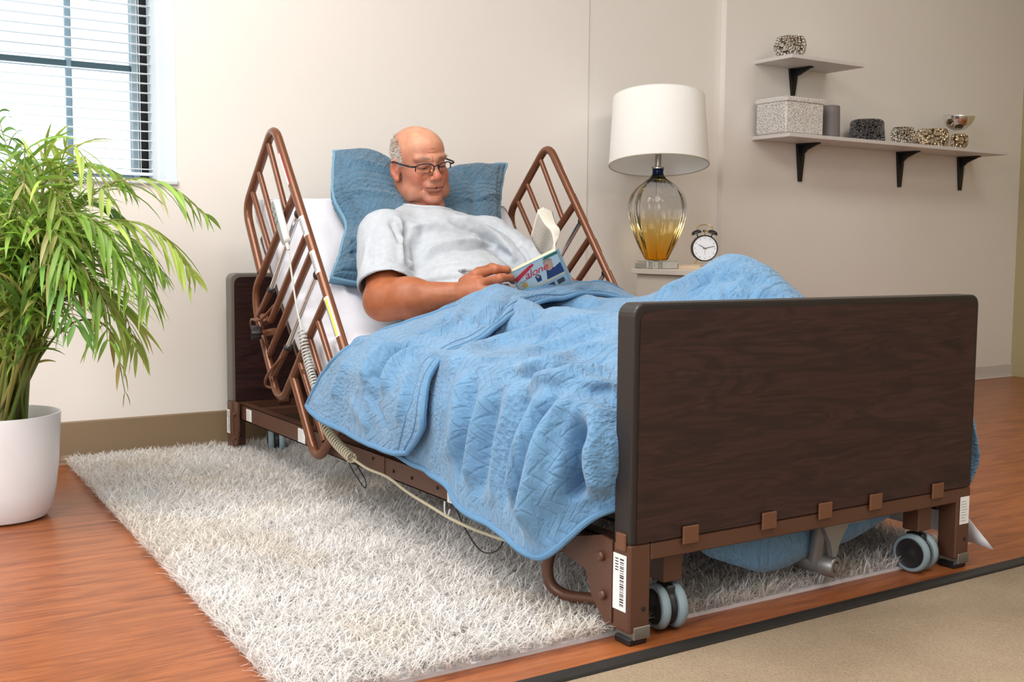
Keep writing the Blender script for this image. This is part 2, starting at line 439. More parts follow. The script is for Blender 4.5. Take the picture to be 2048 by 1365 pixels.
struct(MB().prism([(2.012, -3.2, 0), (2.048, -3.2, 0), (2.046, -3.2, .004), (2.036, -3.2, .0065), (2.022, -3.2, .0065), (2.012, -3.2, .002)], (-.03, 7.5, 0)).build('trim_1', mat('black_rubber_transition', (.014, .012, .010), .6), smooth=False))
# skirting
def skirt(name, x, y0, y1, h, m):
    return struct(MB().prism([(x, y0, 0), (x+.011, y0, 0), (x+.007, y0, .004), (x+.005, y0, .02), (x+.005, y0, h-.004), (x+.003, y0, h), (x, y0, h)], (0, y1-y0, 0)).build(name, m, smooth=False))
skirt('baseboard_back', WX, -3.2, 1.47, .128, BASEB)
skirt('baseboard_right', WX+.001, 2.19, 4.30, .066, BASEW)
MB
# window
FR = mat('window_frame_paint', (.20, .27, .31), .5); FRD = mat('window_track_dark', (.012, .014, .016), .6)
fx0, fx1 = -.46, -.415
mb = MB()
for (y0, y1, z0, z1) in ((-1.5, -1.44, .86, 2.1), (-.18, -.158, .86, 2.1), (-1.44, -.18, .86, .885), (-1.44, -.18, 2.05, 2.1)):
    mb.box((fx0, y0, z0), (fx1, y1, z1), .003)
wf = struct(mb.build('window_1', mat('window_frame_light', (.30, .38, .42), .45), smooth=False))
DT = mat('sash_dark_teal', (.05, .10, .125), .5)
MB().box((-.47, -.158, .86), (-.43, -.12, 2.1)).build('track', FRD, wf, smooth=False)
for y in (-.795, -.372): MB().box((-.448, y-.011, .885), (-.422, y+.007, 2.05), .004).build('muntin', mat('muntin_paint', (.22, .33, .40), .5), wf, smooth=False)
MB().box((-.452, -1.44, 1.222), (-.424, -.18, 1.246), .003).build('sash_rail', DT, wf, smooth=False)
MB().box((-.452, -1.44, .878), (-.418, -.18, .899), .003).build('sash_rail', DT, wf, smooth=False)
GL = mat('window_glass', (1, 1, 1), .0, 0, Transmission_Weight=1.0, IOR=1.05)
for (z0, z1) in ((.90, 1.222), (1.246, 2.05)):
    for (y0, y1) in ((-1.44, -.811), (-.793, -.390), (-.372, -.18)):
        MB().box((-.44, y0, z0), (-.436, y1, z1)).build('pane', GL, wf, smooth=False)
MB().box((-.44, -1.5, .846), (WX+.012, -.12, .862), .004).build('sill', mat('window_sill_paint', (.66, .72, .75), .4), wf, smooth=False)
JM = mat('jamb_paint', (.70, .76, .80), .45)
mb = MB().box((-.414, -.132, .862), (-.30, -.1195, 2.1), .003).box((-.30, -.128, .862), (-.22, -.1195, 2.1), .002).box((-.22, -.124, .862), (WX-.003, -.1195, 2.1), .002); mb.build('jamb', JM, wf, smooth=False)
# blind
BL = mat('blind_slat', (.78, .82, .85), .4)
bl = thing('window_blind', 'open white horizontal slat blind hanging inside the window above the palm', 'blind', (-.375, -.8, 2.03))
MB().box((-.395, -1.43, 2.02), (-.355, -.13, 2.06), .004).build('headrail', BL, bl, smooth=False)
sm = None
for i in range(36):
    z = .908+i*.0309
    if sm is None:
        t_ = MB()
        pr = [(-.0125, -.0012), (-.006, .0008), (0, .0015), (.006, .0008), (.0125, -.0012)]
        t_.prism([(a, -1.43, b) for a, b in pr]+[(a, -1.43, b-.0008) for a, b in pr[::-1]], (0, 1.302, 0))
        o = t_.build('slat', BL, None, smooth=False); sm = o.data; sm.transform(Matrix.Translation((0, .8, 0)))
    else: o = bpy.data.objects.new('slat', sm); COL.objects.link(o)
    o.parent = bl; o.location = (0, 0, z-2.03)
MB().box((-.388, -1.43, .886), (-.362, -.13, .896), .003).build('bottom_rail', BL, bl, smooth=False)
for y in (-.17, -.62, -1.1):
    for dx in (-.0135, .0135): MB().tube([(-.375+dx, y, .892), (-.375+dx, y, 2.03)], .0009, 6).build('ladder_cord', BL, bl)

# ================================================================== RUG
def translucent(m, fac):
    nt = m.node_tree; tr = nt.nodes.new('ShaderNodeBsdfTranslucent'); mx = nt.nodes.new('ShaderNodeMixShader'); mx.inputs[0].default_value = fac
    a = [n for n in nt.nodes if n.type == 'ATTRIBUTE'][0]; nt.links.new(a.outputs['Color'], tr.inputs[0]); out = [n for n in nt.nodes if n.type == 'OUTPUT_MATERIAL'][0]
    nt.links.new(bsdf(m).outputs[0], mx.inputs[1]); nt.links.new(tr.outputs[0], mx.inputs[2]); nt.links.new(mx.outputs[0], out.inputs[0])
rug = thing('shag_rug', 'white and grey long pile shag rug under the bed on the cherry floor', 'rug', (.9, .2, 0))
rx0, rx1, ryR = -.118, 1.925, 1.0
def rleft(x): return -.475-(x+.16)*.049
BORD = mat('rug_binding', (.62, .60, .62), .9)
mb = MB().prism([(rx0, rleft(rx0)+.012, .0), (rx1-.010, rleft(rx1)+.012, .0), (rx1-.010, ryR, .0), (rx0, ryR, .0)], (0, 0, .007)); mb.build('backing', BORD, rug, smooth=False)
n = 150000
bx = rng.uniform(rx0+.012, rx1-.005, n); by = rng.uniform(-.575, ryR-.01, n); k = by > rleft(bx)+.002
front = rng.uniform(size=n) < np.where(by > .35, .55, 1.0); k &= front
bx, by = bx[k], by[k]; n = len(bx)
P0 = np.stack([bx, by, np.full(n, .009)], 1)
cl = wob(P0*np.array([1, 1, 0]), 2.2, 3); ang = wob(P0, 3.5, 4)*2.0+rng.normal(0, 1.5, n); lean = rng.uniform(.45, 1.25, n)
ln = rng.uniform(.024, .042, n); wd = rng.uniform(.0009, .0019, n)
dirh = np.stack([np.cos(ang), np.sin(ang), np.zeros(n)], 1); side = np.stack([-np.sin(ang+rng.normal(0, .6, n)), np.cos(ang), np.zeros(n)], 1); side /= np.linalg.norm(side, axis=1)[:, None]
rows = []; 
for t in (0, .35, .7, 1.0):
    q = P0+dirh*(ln*lean*(t**1.5)*.85)[:, None]+np.array([0, 0, 1])*(ln*(t-.42*lean*t*t))[:, None]
    wv = (wd*(1-.75*t*t))[:, None]*side; rows += [q-wv, q+wv]
V = np.stack(rows, 1).reshape(-1, 3); b0 = (np.arange(n)*8)[:, None]
F = np.concatenate([b0+np.array([[2*i, 2*i+1, 2*i+3, 2*i+2]]) for i in range(3)])
me = fast_mesh('pile', V, F)
base = np.array([.95, .93, .91])[None]*(1+.10*cl)[:, None]*(1+rng.normal(0, .07, n))[:, None]
warm = (wob(P0, 1.6, 9) > .25)[:, None]*np.array([.0, -.02, -.05]); grey = (rng.uniform(size=n) < .13)[:, None]*np.array([-.25, -.26, -.26])
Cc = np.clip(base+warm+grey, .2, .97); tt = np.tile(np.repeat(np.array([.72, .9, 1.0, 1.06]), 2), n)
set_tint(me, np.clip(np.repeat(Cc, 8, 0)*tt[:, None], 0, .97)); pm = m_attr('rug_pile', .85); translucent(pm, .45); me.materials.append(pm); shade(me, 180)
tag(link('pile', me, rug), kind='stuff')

# ================================================================== BED
bed = thing('hospital_bed', 'brown adjustable hospital bed with dark wood ends on the shag rug', 'bed', (1.0, .46, 0))
def bed_end(name, x0, x1, edge, clips):
    # rounded upper corners
    r = .022; poly = [(x0, 0, HB), (x0, W, HB)]
    poly += [(x0, W-r+r*cos(a), HT-r+r*sin(a)) for a in np.linspace(0, pi/2, 6)]+[(x0, r+r*cos(a), HT-r+r*sin(a)) for a in np.linspace(pi/2, pi, 6)]
    o = MB().prism(poly, (x1-x0, 0, 0)).build(name, edge, bed, smooth=False)
    bv = o.modifiers.new('bevel', 'BEVEL'); bv.width = .004; bv.segments = 2; bv.limit_method = 'ANGLE'
    i = .012
    for xx, th in ((x1, .0015), (x0, -.0015)):
        p2 = [(xx, i, HB+.002), (xx, W-i, HB+.002)]
        p2 += [(xx, W-i-r+r*cos(a), HT-i-r+r*sin(a)) for a in np.linspace(0, pi/2, 6)]+[(xx, i+r+r*cos(a), HT-i-r+r*sin(a)) for a in np.linspace(pi/2, pi, 6)]
        MB().prism(p2, (th, 0, 0)).build('face_panel', DWOOD, o, smooth=False)
    return o
fb = bed_end('footboard', L-.045, L, EDGE, 1); hb = bed_end('headboard', -.045, 0, EDGE_H, 0)
def clip(x, y, s):
    # folded tab gripping the panel
    MB().box((x, y-.018, HB-.012), (x+s*.005, y+.018, HB+.020), .0018).build('panel_clip', CL, bed, smooth=False)
CL = mat('tan_brown_clip', (.15, .062, .030), .45)
for px, py in ((1378, 1062), (1535, 1034), (1647, 1015), (1748, 998), (1872, 975)): clip(L+.002, float(atX(px, py, L)[1]), 1)
for y in (.17, .45, .74): clip(0.002, y, 1)
def leg_assembly(x0, x1, y0, name='end_leg'):
    o = MB().box((x0, y0, .022), (x1, y0+.045, HB), .003).build(name, BROWN_F, bed, smooth=False)
    MB().box((x0+.002, y0+.010, .010), (x1+.0012, y0+.0455, .032), .001).build('foot_plate', STEEL, o, smooth=False)
    MB().box((x0+.002, y0+.002, 0), (x1-.002, y0+.043, .013), .003).build('foot_pad', BLACKP, o, smooth=False)
    MB().lathe([(.004, 0), (.004, .0025), (.001, .003)], (x1-.001, y0+.03, .062), 12, axis=(1, 0, 0)).build('bolt', BLACKP, o)
    return o
for x0, x1 in ((L-.045, L), (-.045, 0)):
    la = leg_assembly(x0, x1, 0); lb = leg_assembly(x0, x1, W-.045)
    MB().box((x0+.004, .045, HB-.030), (x1, W-.045, HB-.0005), .002).build('cross_rail', BROWN_F, bed, smooth=False)
    if x0 > 1:
        legL, legR = la, lb
# small corner tab at top of left leg
MB().box((L-.036, -.004, HB-.012), (L-.010, .002, HB+.018), .002).build('panel_clip', CL, bed, smooth=False)
# stickers with bars
def sticker(o, org, ux, uy, w_, h_, kind='bars', m=LABEL):
    org, ux, uy = (np.array(q, float) for q in (org, ux, uy)); nn = np.cross(ux, uy); nn /= np.linalg.norm(nn)
    s_ = MB().prism([org, org+ux*w_, org+ux*w_+uy*h_, org+uy*h_], nn*.0006).build('sticker', m, o, smooth=False)
    b = MB(); r2 = random.Random(int(abs(org[0])*1000+w_*9999))
    if kind == 'bars':
        y = .08*h_
        while y < .9*h_:
            t = r2.uniform(.008, .03)*h_; a = org+uy*y+nn*.0007
            b.prism([a+ux*w_*.52, a+ux*w_*.82, a+ux*w_*.82+uy*t, a+ux*w_*.52+uy*t], nn*.0002); y += t+r2.uniform(.01, .03)*h_
        for i in range(5):
            a = org+uy*h_*(.70+.05*i)+nn*.0007; b.prism([a+ux*w_*.16, a+ux*w_*.40, a+ux*w_*.40+uy*h_*.02, a+ux*w_*.16+uy*h_*.02], nn*.0002)
    else:
        for i in range(8):
            a = org+uy*h_*(.12+.1*i)+nn*.0007; e = r2.uniform(.5, .85)
            b.prism([a+ux*w_*.1, a+ux*w_*e, a+ux*w_*e+uy*h_*.02, a+ux*w_*.1+uy*h_*.02], nn*.0002)
    b.build('print', INK if kind == 'bars' else mat('grey_ink', (.35, .35, .36), .6), s_ if o is bed else o, smooth=False)
    return s_
sticker(legL, (L-.043, -.0008, .058), (1, 0, 0), (0, 0, 1), .035, .096)
sticker(legR, (L+.0008, W-.036, .095), (0, 1, 0), (0, 0, 1), .030, .058, 'none_')
# casters at the foot end, posts under the cross rail
def caster(cx, cy, yaw, name='caster'):
    post = MB().box((cx-.02, cy-.021, .088), (cx+.02, cy+.021, HB-.029), .002).build('caster_post', BROWN_F, bed, smooth=False)
    c = np.array([cx, cy, .0405]); ax = np.array([sin(yaw), cos(yaw), 0]); fw = np.array([cos(yaw), -sin(yaw), 0])
    h = MB().lathe([(.012, 0), (.012, .012), (.006, .016), (.006, .05)], (cx, cy, .068), 16)
    h.lathe([(.030, -.008), (.033, -.004), (.033, .004), (.030, .008)], c, 24, axis=ax)
    h.box((-.02, -.009, -.004), (.02, .009, .034), .003, R=np.stack([fw, ax, [0, 0, 1]], 1), at=c+np.array([0, 0, .006]))
    ho = h.build('caster', BLACKP, post)
    for s_ in (-1, 1):
        w0 = c+ax*s_*.0165
        MB().lathe([(.030, -.0085), (.036, -.0085), (.0395, -.005), (.0405, 0), (.0395, .005), (.037, .0082), (.0325, .0092), (.030, .0075)], w0, 40, axis=ax*s_).build('wheel_tread', GREYR, post)
        MB().lathe([(.0312, -.007), (.0312, .0080), (.030, .0100), (.026, .0085), (.010, .0078), (.007, .0088), (.0005, .0090)], w0, 32, axis=ax*s_).build('wheel_hub', BLACKP, post)
caster(1.93, .118, .19); caster(1.935, .795, -.14)
caster(.05, .125, .3); caster(.05, .79, .3)
# side plate and bolts by the near foot leg
pl = MB().prism([(L-.045, -.002, .03), (L-.045, -.002, .172), (L-.075, -.002, .176), (1.80, -.002, .150), (1.765, -.002, .140), (1.765, -.002, .122), (1.855, -.002, .105), (1.875, -.002, .062), (1.915, -.002, .022)], (0, .006, 0)).build('corner_plate', BROWN_F, bed, smooth=False)
for x, z in ((L-.072, .140), (L-.066, .074)):
    MB().lathe([(.0085, 0), (.0085, .006), (.006, .009), (.003, .0095)], (x, -.002, z), 16, axis=(0, -1, 0)).build('bolt', BROWN_F, pl)
MB().box((1.76, .004, .13), (L-.045, .03, .165), .003).build('gusset', BROWN_F, pl, smooth=False)
def arc(pts, m=8): return crom(pts, m)
MB().tube(arc([(1.80, .01, .128), (1.765, -.004, .122), (1.752, -.010, .088), (1.757, -.006, .052), (1.785, .008, .037), (1.83, .02, .042), (1.9, .05, .05)]), .0105, 12).build('handle_tube', BROWN_F, bed)
# side beams (C channels), one each side, with cross members and deck
for y in (.018, W-.048):
    s_ = MB().box((0, y, .118), (L-.045, y+.004, .168), .001).box((0, y, .164), (L-.045, y+.030, .168), .001).box((0, y, .118), (L-.045, y+.030, .122), .001).build('side_beam', BROWN_F, bed, smooth=False)
    if y < .1:
        sticker(s_, (.085, y-.0008, .124), (1, 0, 0), (0, 0, 1), .045, .036, 'lines')
        sticker(s_, (1.335, y-.0008, .118), (1, 0, 0), (0, 0, 1), .06, .030, 'lines')
        sticker(s_, (.50, y-.0008, .122), (1, 0, 0), (0, 0, 1), .05, .038, 'lines')
        for x in (.97, 1.08, 1.17, 1.29):
            MB().lathe([(.004, 0), (.004, .002), (.0005, .003)], (x, y-.0008, .140 if x > 1 else .152), 10, axis=(0, -1, 0)).build('bolt', BLACKP, s_)
        MB().box((1.02, y-.0022, .121), (1.035, y, .166)).build('joint_seam', BROWN_F, s_, smooth=False)
# head corner plate
hp = MB().prism([(0.0, .004, .03), (.03, .004, .04), (.045, .004, .09), (.045, .004, .172), (0, .004, .176)], (0, .006, 0)).build('corner_plate', BROWN_F, bed, smooth=False)
for z in (.135, .06): MB().lathe([(.007, 0), (.007, .005), (.003, .007)], (.018, .004, z), 14, axis=(0, -1, 0)).build('bolt', BROWN_F, hp)
sticker(hp, (-.043, -.0008, .07), (1, 0, 0), (0, 0, 1), .026, .075)
for x in (.045, .62, 1.12, 1.6): MB().box((x, .022, .13), (x+.03, W-.022, .155), .002).build('cross_member', BROWN_F, bed, smooth=False)
# mattress deck: head section raised 50 degrees, flat seat and leg sections
DK = mat('deck_brown', (.11, .055, .035), .5)
dd = np.array([.643, 0, -.766]); nn_ = np.array([.766, 0, .643]); O = np.array([.23, 0, .79])
def TP(s, y, h): return O+s*dd+h*nn_+np.array([0, y, 0])
a0, a1 = TP(.02, .05, -.128), TP(.53, .05, -.128)
dk = MB()
for y in (.05, W-.075): dk.prism([a0+[0, y-.05, 0], a1+[0, y-.05, 0], a1+[0, y-.05, 0]-nn_*.02, a0+[0, y-.05, 0]-nn_*.02], (0, .025, 0))
for s_ in np.linspace(.03, .5, 7): dk.prism([TP(s_, .05, -.129), TP(s_+.03, .05, -.129), TP(s_+.03, .05, -.134), TP(s_, .05, -.134)], (0, W-.1, 0))
dk.build('head_deck', DK, bed, smooth=False)
dk = MB().box((.50, .05, .275), (1.87, .075, .300), .002).box((.50, W-.075, .275), (1.87, W-.05, .300), .002)
for x in np.linspace(.52, 1.82, 12): dk.box((x, .05, .296), (x+.04, W-.05, .301))
dk.build('seat_deck', DK, bed, smooth=False)
for x in (.55, 1.15, 1.7):
    for y in (.06, W-.085): MB().box((x, y, .165), (x+.03, y+.02, .28), .002).build('deck_riser', DK, bed, smooth=False)
# drive actuator at the foot end and its hanging bracket
ac = MB().tube([(1.80, .512, .052), (1.925, .540, .047)], .0190, 24); ac.lathe([(.0190, 0), (.0215, .002), (.0215, .028), (.019, .032), (.012, .032), (.011, .026), (.0005, .026)], (1.912, .537, .0475), 28, axis=(1, .20, -.03)); ac.tube([(1.925, .520, .135), (1.905, .526, .055)], [.017, .0155], 20)
ac.prism([(1.935, .490, .142), (1.935, .592, .142), (1.935, .572, .132), (1.935, .548, .098), (1.935, .538, .070), (1.935, .528, .070), (1.935, .520, .100), (1.935, .500, .132)], (.012, 0, 0)); ac.box((1.90, .482, .138), (1.968, .600, .1425), .001)
ao = ac.build('drive_actuator', ALU, bed)
MB().lathe([(.009, 0), (.009, .003), (.0005, .004)], (1.9395, .5425, .0466), 6, axis=(1, .20, -.03)).build('bolt', STEEL, ao)
mt = MB().box((1.25, .36, .055), (1.62, .58, .15), .012).box((.7, .40, .07), (1.25, .50, .13), .01).build('drive_motor', BLACKP, bed, smooth=False)
MB().lathe([(.010, 0), (.010, .004), (.006, .006), (.0005, .006)], (1.62, .40, .075), 16, axis=(1, 0, 0)).build('bolt', CHROME, mt)

# ---- side rails
def rail(yc, s, near):
    P = lambda x, z: (x, yc, z)
    def fillet(pts, r, m=7, closed=False):
        pts = [np.array(p, float) for p in pts]; out = []; n_ = len(pts)
        for i, p in enumerate(pts):
            if not closed and i in (0, n_-1): out.append(p); continue
            a, b = pts[i-1]-p, pts[(i+1) % n_]-p; la_, lb_ = np.linalg.norm(a), np.linalg.norm(b); q = min(r, la_*.48, lb_*.48)
            A, B = p+a/la_*q, p+b/lb_*q
            for t in np.linspace(0, 1, m): out.append((1-t)**2*A+2*t*(1-t)*p+t*t*B)
        return out
    loop = fillet([P(.398, .990), P(.945, .297), P(.705, .097), P(.525, .306)], .06)
    # long outer tube runs from the head-side slope over the apex, down to the lower bend and back up
    top = fillet([P(.287, .583), P(.163, .770), P(.395, .998), P(.945, .300), P(.682, .098), P(.523, .308)], .055)
    r0 = MB().tube(top, .0125, 14).build('bed_rail', BROWN, bed)
    MB().tube(fillet([P(.549, .802), P(.240, .535), P(.244, .470), P(.400, .243), P(.455, .240), P(.640, .425), P(.761, .538)], .05), .0112, 14).build('rail_tube', BROWN, r0)
    MB().tube([P(.640, .430), P(.528, .306)], .0112, 12).build('rail_tube', BROWN, r0)
    for a, b in (((.356, .945), (.4865, .748)), ((.279, .870), (.413, .685)), ((.224, .815), (.3625, .6405)),
                 ((.690, .478), (.800, .342)), ((.640, .420), (.752, .282)), ((.572, .352), (.733, .160))):
        MB().tube([P(*a), P(*b)], .0082, 12).build('rail_bar', BROWN, r0)
    for a, b in (((.632, .698), (.359, .449)), ((.667, .652), (.349, .355))):
        MB().tube([P(*a), P(*b)], .0100, 12).build('rail_bar', BROWN, r0)
    yo = yc+s*.004
    for a, b, c_ in (((.580, .751), (.373, .538), (.276, .459)), ((.704, .592), (.494, .384), (.387, .298))):
        a, b, c_ = (np.array([q[0], yo, q[1]]) for q in (a, b, c_)); u = (b-a)/np.linalg.norm(b-a)
        MB().tube([a+u*.01, b], .0072, 14).build('chrome_tube', CHROME, r0)
        MB().tube([b-u*.004, c_], .0098, 14).build('sleeve_tube', BROWN, r0)
        MB().tube([b-u*.006, b+u*.004], .0112, 14).build('collar', BLACKP, r0)
        MB().ball(a+u*.006, (.011, .011, .013), 14).build('end_cap', BLACKP, r0)
    # spring catch wires, release knob, cross tube
    MB().tube(crom([P(.40, .50), (.33, yc+s*.018, .452), (.262, yc+s*.022, .447), (.244, yc+s*.012, .418), (.27, yc, .40)], 6), .0042, 8).build('catch_wire', BROWN, r0)
    MB().tube(crom([P(.500, .380), (.43, yc+s*.018, .328), (.372, yc+s*.022, .285), (.362, yc+s*.014, .262), (.40, yc, .262)], 6), .0042, 8).build('catch_wire', BROWN, r0)
    MB().tube([P(.386, .420), (.345, yc+s*.004, .414)], .011, 12).tube([(.30, yc, .46), (.32, yc, .44)], .012, 10).build('cross_tube', BROWN, r0)
    k_ = MB().lathe([(.006, -.01), (.0165, -.008), (.0205, -.002), (.0205, .016), (.017, .020), (.0005, .019)], (.332, yc+s*.028, .414), 40, mod=lambda a, z: 1+.06*cos(a*10), axis=(-.35, s*.9, 0)); k_.build('knob', BLACKP, r0)
    MB().tube([(.33, yc+s*.02, .414), (.385, yc-s*.02, .414)], .007, 10).build('knob_stem', BROWN, r0)
    # clamp arms down to the side beam
    MB().tube([P(.60, .335), (.60, yc-s*.035, .20), (.60, yc-s*.04, .14)], .010, 10).build('clamp_arm', BROWN, r0)
    # stickers wrapped round the long tube
    for (a, b, m_, kind) in (((.462, .910), (.530, .824), 'r', 0), ((.600, .735), (.640, .685), 'w', 1), ((.672, .645), (.715, .590), 'w', 1), ((.762, .530), (.838, .436), 'y', 0)):
        a, b = np.array([a[0], yc, a[1]]), np.array([b[0], yc, b[1]])
        # snap to tube axis
        A0, A1 = np.array([.395, yc, .998]), np.array([.945, yc, .300]); u = (A1-A0)/np.linalg.norm(A1-A0)
        ta, tb = (a-A0)@u, (b-A0)@u; side_ = np.array([0, s, 0.]); perp = np.cross(u, side_)
        def patch(t0, t1, w0, w1, rr, m_, nm='sticker'):
            g = MB(); vs = []
            for t in (t0, t1):
                for w_ in np.linspace(w0, w1, 7): vs.append(A0+u*t+rr*(side_*cos(w_)+perp*sin(w_)))
            for t in (t0, t1):
                for w_ in np.linspace(w0, w1, 7): vs.append(A0+u*t+(rr-.0008)*(side_*cos(w_)+perp*sin(w_)))
            g.add(vs, [(i, i+1, i+8, i+7) for i in range(6)]+[(i+14, i+21, i+22, i+15) for i in range(6)]); return g.build(nm, m_, r0)
        if m_ == 'r':
            patch(ta, tb, -.3, 1.3, .0130, LABEL); patch(ta, tb, -.5, -.3, .0131, RED, 'print')
        elif m_ == 'w':
            patch(ta, tb, -1.2, 1.3, .0131, LABEL)
            q = ta+.006
            while q < tb-.006: patch(q, q+.0018, -.6, .3, .0134, INK, 'print'); q += .0045
        else:
            patch(ta, tb, -1.1, 1.2, .0131, LABEL); patch(ta+.003, tb-.003, -.75, -.25, .0134, YEL, 'print'); q = ta+.008
            while q < tb-.006: patch(q, q+.002, -.2, .45, .0134, INK, 'print'); q += .005
    return r0
rail(-.005, -1, True); rail(W+.005, 1, False)
# loose wire loops under the beam
for p in ([(.85, .0, .15), (.90, -.01, .125), (.955, -.012, .098), (.985, -.01, .085), (.98, -.008, .105), (.93, -.006, .13), (.90, 0, .14)],
          [(1.40, 0, .12), (1.45, -.005, .085), (1.52, -.01, .058), (1.58, -.008, .075), (1.6, 0, .12)]):
    MB().tube(crom(p, 6), .0016, 6).build('wire_loop', BLACKP, bed)
MB().tube(crom([(1.335, .01, .12), (1.34, .008, .098), (1.352, .008, .092), (1.362, .008, .108)], 6), .0018, 6).build('wire_loop', LABEL, bed)

# ================================================================== MATTRESS, SHEET, PILLOW
from mathutils.bvhtree import BVHTree
def bvh(V, F): return BVHTree.FromPolygons([tuple(p) for p in V], [tuple(int(i) for i in f) for f in F])
def hit(T, px, py):
    d = ray(px, py); d = d/np.linalg.norm(d); r = T.ray_cast(Vector(CAMP), Vector(d)); return None if r[0] is None else np.array(r[0])
def crease(V, Nn, pts, w_, h_, asym=0):
    """raise (or sink) a ridge along a 3D polyline lying on the surface"""
    pts = [p for p in pts if p is not None]
    if len(pts) < 2: return V
    P = crom(pts, 6); best = np.full(len(V), 9.); tt = np.zeros(len(V)); m = len(P)-1
    for i in range(m):
        a, b = P[i], P[i+1]; ba = b-a; t = np.clip((V-a)@ba/(ba@ba+1e-12), 0, 1)
        d = np.linalg.norm(V-a-t[:, None]*ba, axis=1); k = d < best; best[k] = d[k]; tt[k] = (i+t[k])/m
    amp = 1.4*h_*np.exp(-(best/w_)**2)*np.clip(np.minimum(tt, 1-tt)*6, .0, 1)
    return V+Nn*amp[:, None]
MT, MB_ = .425, .305
path = [(.215, .800), (.226, .797), (.30, .708), (.38, .613), (.46, .520), (.53, .455), (.62, .428), (.78, MT), (1.0, MT), (1.3, MT), (1.6, MT), (1.85, MT), (1.875, MT-.004)]
pc = crom([(x, z) for x, z in path], 8); T_ = np.gradient(pc, axis=0); T_ /= np.linalg.norm(T_, axis=1)[:, None]; Nx = np.stack([-T_[:, 1], T_[:, 0]], 1)
Nx[:, 0] = np.abs(Nx[:, 0]); Nx[:, 1] = np.abs(Nx[:, 1])
ny = 40; ys = np.linspace(.03, W-.03, ny); rows = []
th = .118
for (x, z), n2 in zip(pc, Nx):
    ring = []
    hw = (W-.06)/2; c_ = W/2; e = .022
    for a in np.linspace(0, 2*pi, 120, endpoint=False):
        ca, sa = cos(a), sin(a); yy = c_+hw*np.sign(ca)*abs(ca)**.22; hh = -th/2+th/2*np.sign(sa)*abs(sa)**.30
        ring.append((x+n2[0]*hh, yy, z+n2[1]*hh))
    rows.append(ring)
G = np.array(rows)
c0 = G[0].mean(0); c1 = G[-1].mean(0)
G = np.concatenate([(c0+(G[:1]-c0)*.001), (c0+(G[:1]-c0)*.6), G, c1+(G[-1:]-c1)*.6, c1+(G[-1:]-c1)*.001])
G = np.concatenate([G, G[:, :1]], 1)
Nn = grid_normals(G); Nn *= np.sign((Nn[20, 30, 2])) or 1
Vm = G.reshape(-1, 3); Nm = Nn.reshape(-1, 3)
d_ = .0035*wob(Vm*np.array([1, .6, 1]), 5, 11, 2)+.0015*wob(Vm, 14, 12, 2)
Vm = Vm+Nm*d_[:, None]; G = Vm.reshape(G.shape)
Tm = bvh(Vm, [tuple(f) for f in (lambda idx: np.stack([idx[:-1, :-1], idx[1:, :-1], idx[1:, 1:], idx[:-1, 1:]], -1).reshape(-1, 4))(np.arange(G.shape[0]*G.shape[1]).reshape(G.shape[:2]))])
for pl_, w_, h_ in (([(655, 548), (690, 590), (730, 630), (768, 664)], .018, .012), ([(640, 590), (680, 635), (720, 680)], .02, -.008), ([(640, 440), (648, 490), (655, 545)], .014, .006), ([(690, 575), (740, 610), (790, 650)], .014, -.006), ([(700, 560), (760, 600), (800, 650)], .012, .006)):
    Vm = crease(Vm, Nm, [hit(Tm, *q) for q in pl_], w_, h_)
G = Vm.reshape(G.shape)
mo = grid_mesh('mattress', G, SHEET); tag(mo, 'mattress in a white fitted sheet with the head end raised', 'mattress')
# loose flat sheet hanging on the far side at the foot
gs = []
for x in np.linspace(1.45, 1.915, 24):
    t = (x-1.45)/.465; rowp = [(x, .80, .435), (x, .90, .432), (x, .932, .40), (x, .948, .30), (x, .952, .20), (x, .955+.004*sin(t*17), .13), (x+.012+.062*t**5, .962+.006*sin(t*17+.6)+.028*t**5, .050-.020*t**5)]
    gs.append(crom(rowp, 5))
so = grid_mesh('flat_sheet', np.array(gs), SHEET, thick=.0015)
tag(so, 'white flat sheet corner hanging off the far foot corner of the bed', 'sheet')

# pillow (quilted sham) leaning on the raised mattress
def onTP(px, py, h):
    d = ray(px, py); Pp = O+nn_*h; t = ((Pp-CAMP)@nn_)/(d@nn_); return CAMP+t*d
h0 = .045
edge_L = [onTP(*q, h0) for q in ((668, 302), (666, 345), (668, 400), (692, 450), (680, 510), (661, 556))]
edge_R = [onTP(*q, h0) for q in ((1014, 328), (1004, 370), (1000, 410), (998, 450), (996, 490), (992, 540))]
topm = [onTP(*q, h0) for q in ((668, 302), (730, 303), (790, 322), (850, 340), (930, 332), (1014, 328))]
botm = [onTP(*q, h0) for q in ((661, 556), (715, 566), (790, 570), (860, 575), (930, 560), (992, 540))]
EL, ER, ET, EB = (crom(q, 14) for q in (edge_L, edge_R, topm, botm)); na = len(EL)
uu = np.linspace(0, 1, na)
Gp = np.zeros((na, na, 3))
for i, a in enumerate(uu):      # a: down, b: across (Coons patch)
    for j, b in enumerate(uu):
        Gp[i, j] = (1-b)*EL[i]+b*ER[i]+(1-a)*ET[j]+a*EB[j]-((1-a)*(1-b)*EL[0]+(1-a)*b*ER[0]+a*(1-b)*EL[-1]+a*b*ER[-1])
A_, B_ = np.meshgrid(uu, uu, indexing='ij')
infl = (np.clip(np.minimum(np.minimum(A_, 1-A_), np.minimum(B_, 1-B_))/.05, 0, 1))**.7*.014+.075*(16*A_*(1-A_)*B_*(1-B_))**.55
head_dent = .035*np.exp(-(((B_-.52)/.2)**2+((A_-.25)/.35)**2))
V1 = Gp+nn_*(infl-head_dent)[..., None]; uvp = np.stack([A_*.48+.05, B_*.66], -1)
Vf = V1.reshape(-1, 3); Nf = grid_normals(V1).reshape(-1, 3); 
if Nf[len(Nf)//2]@nn_ < 0: Nf = -Nf
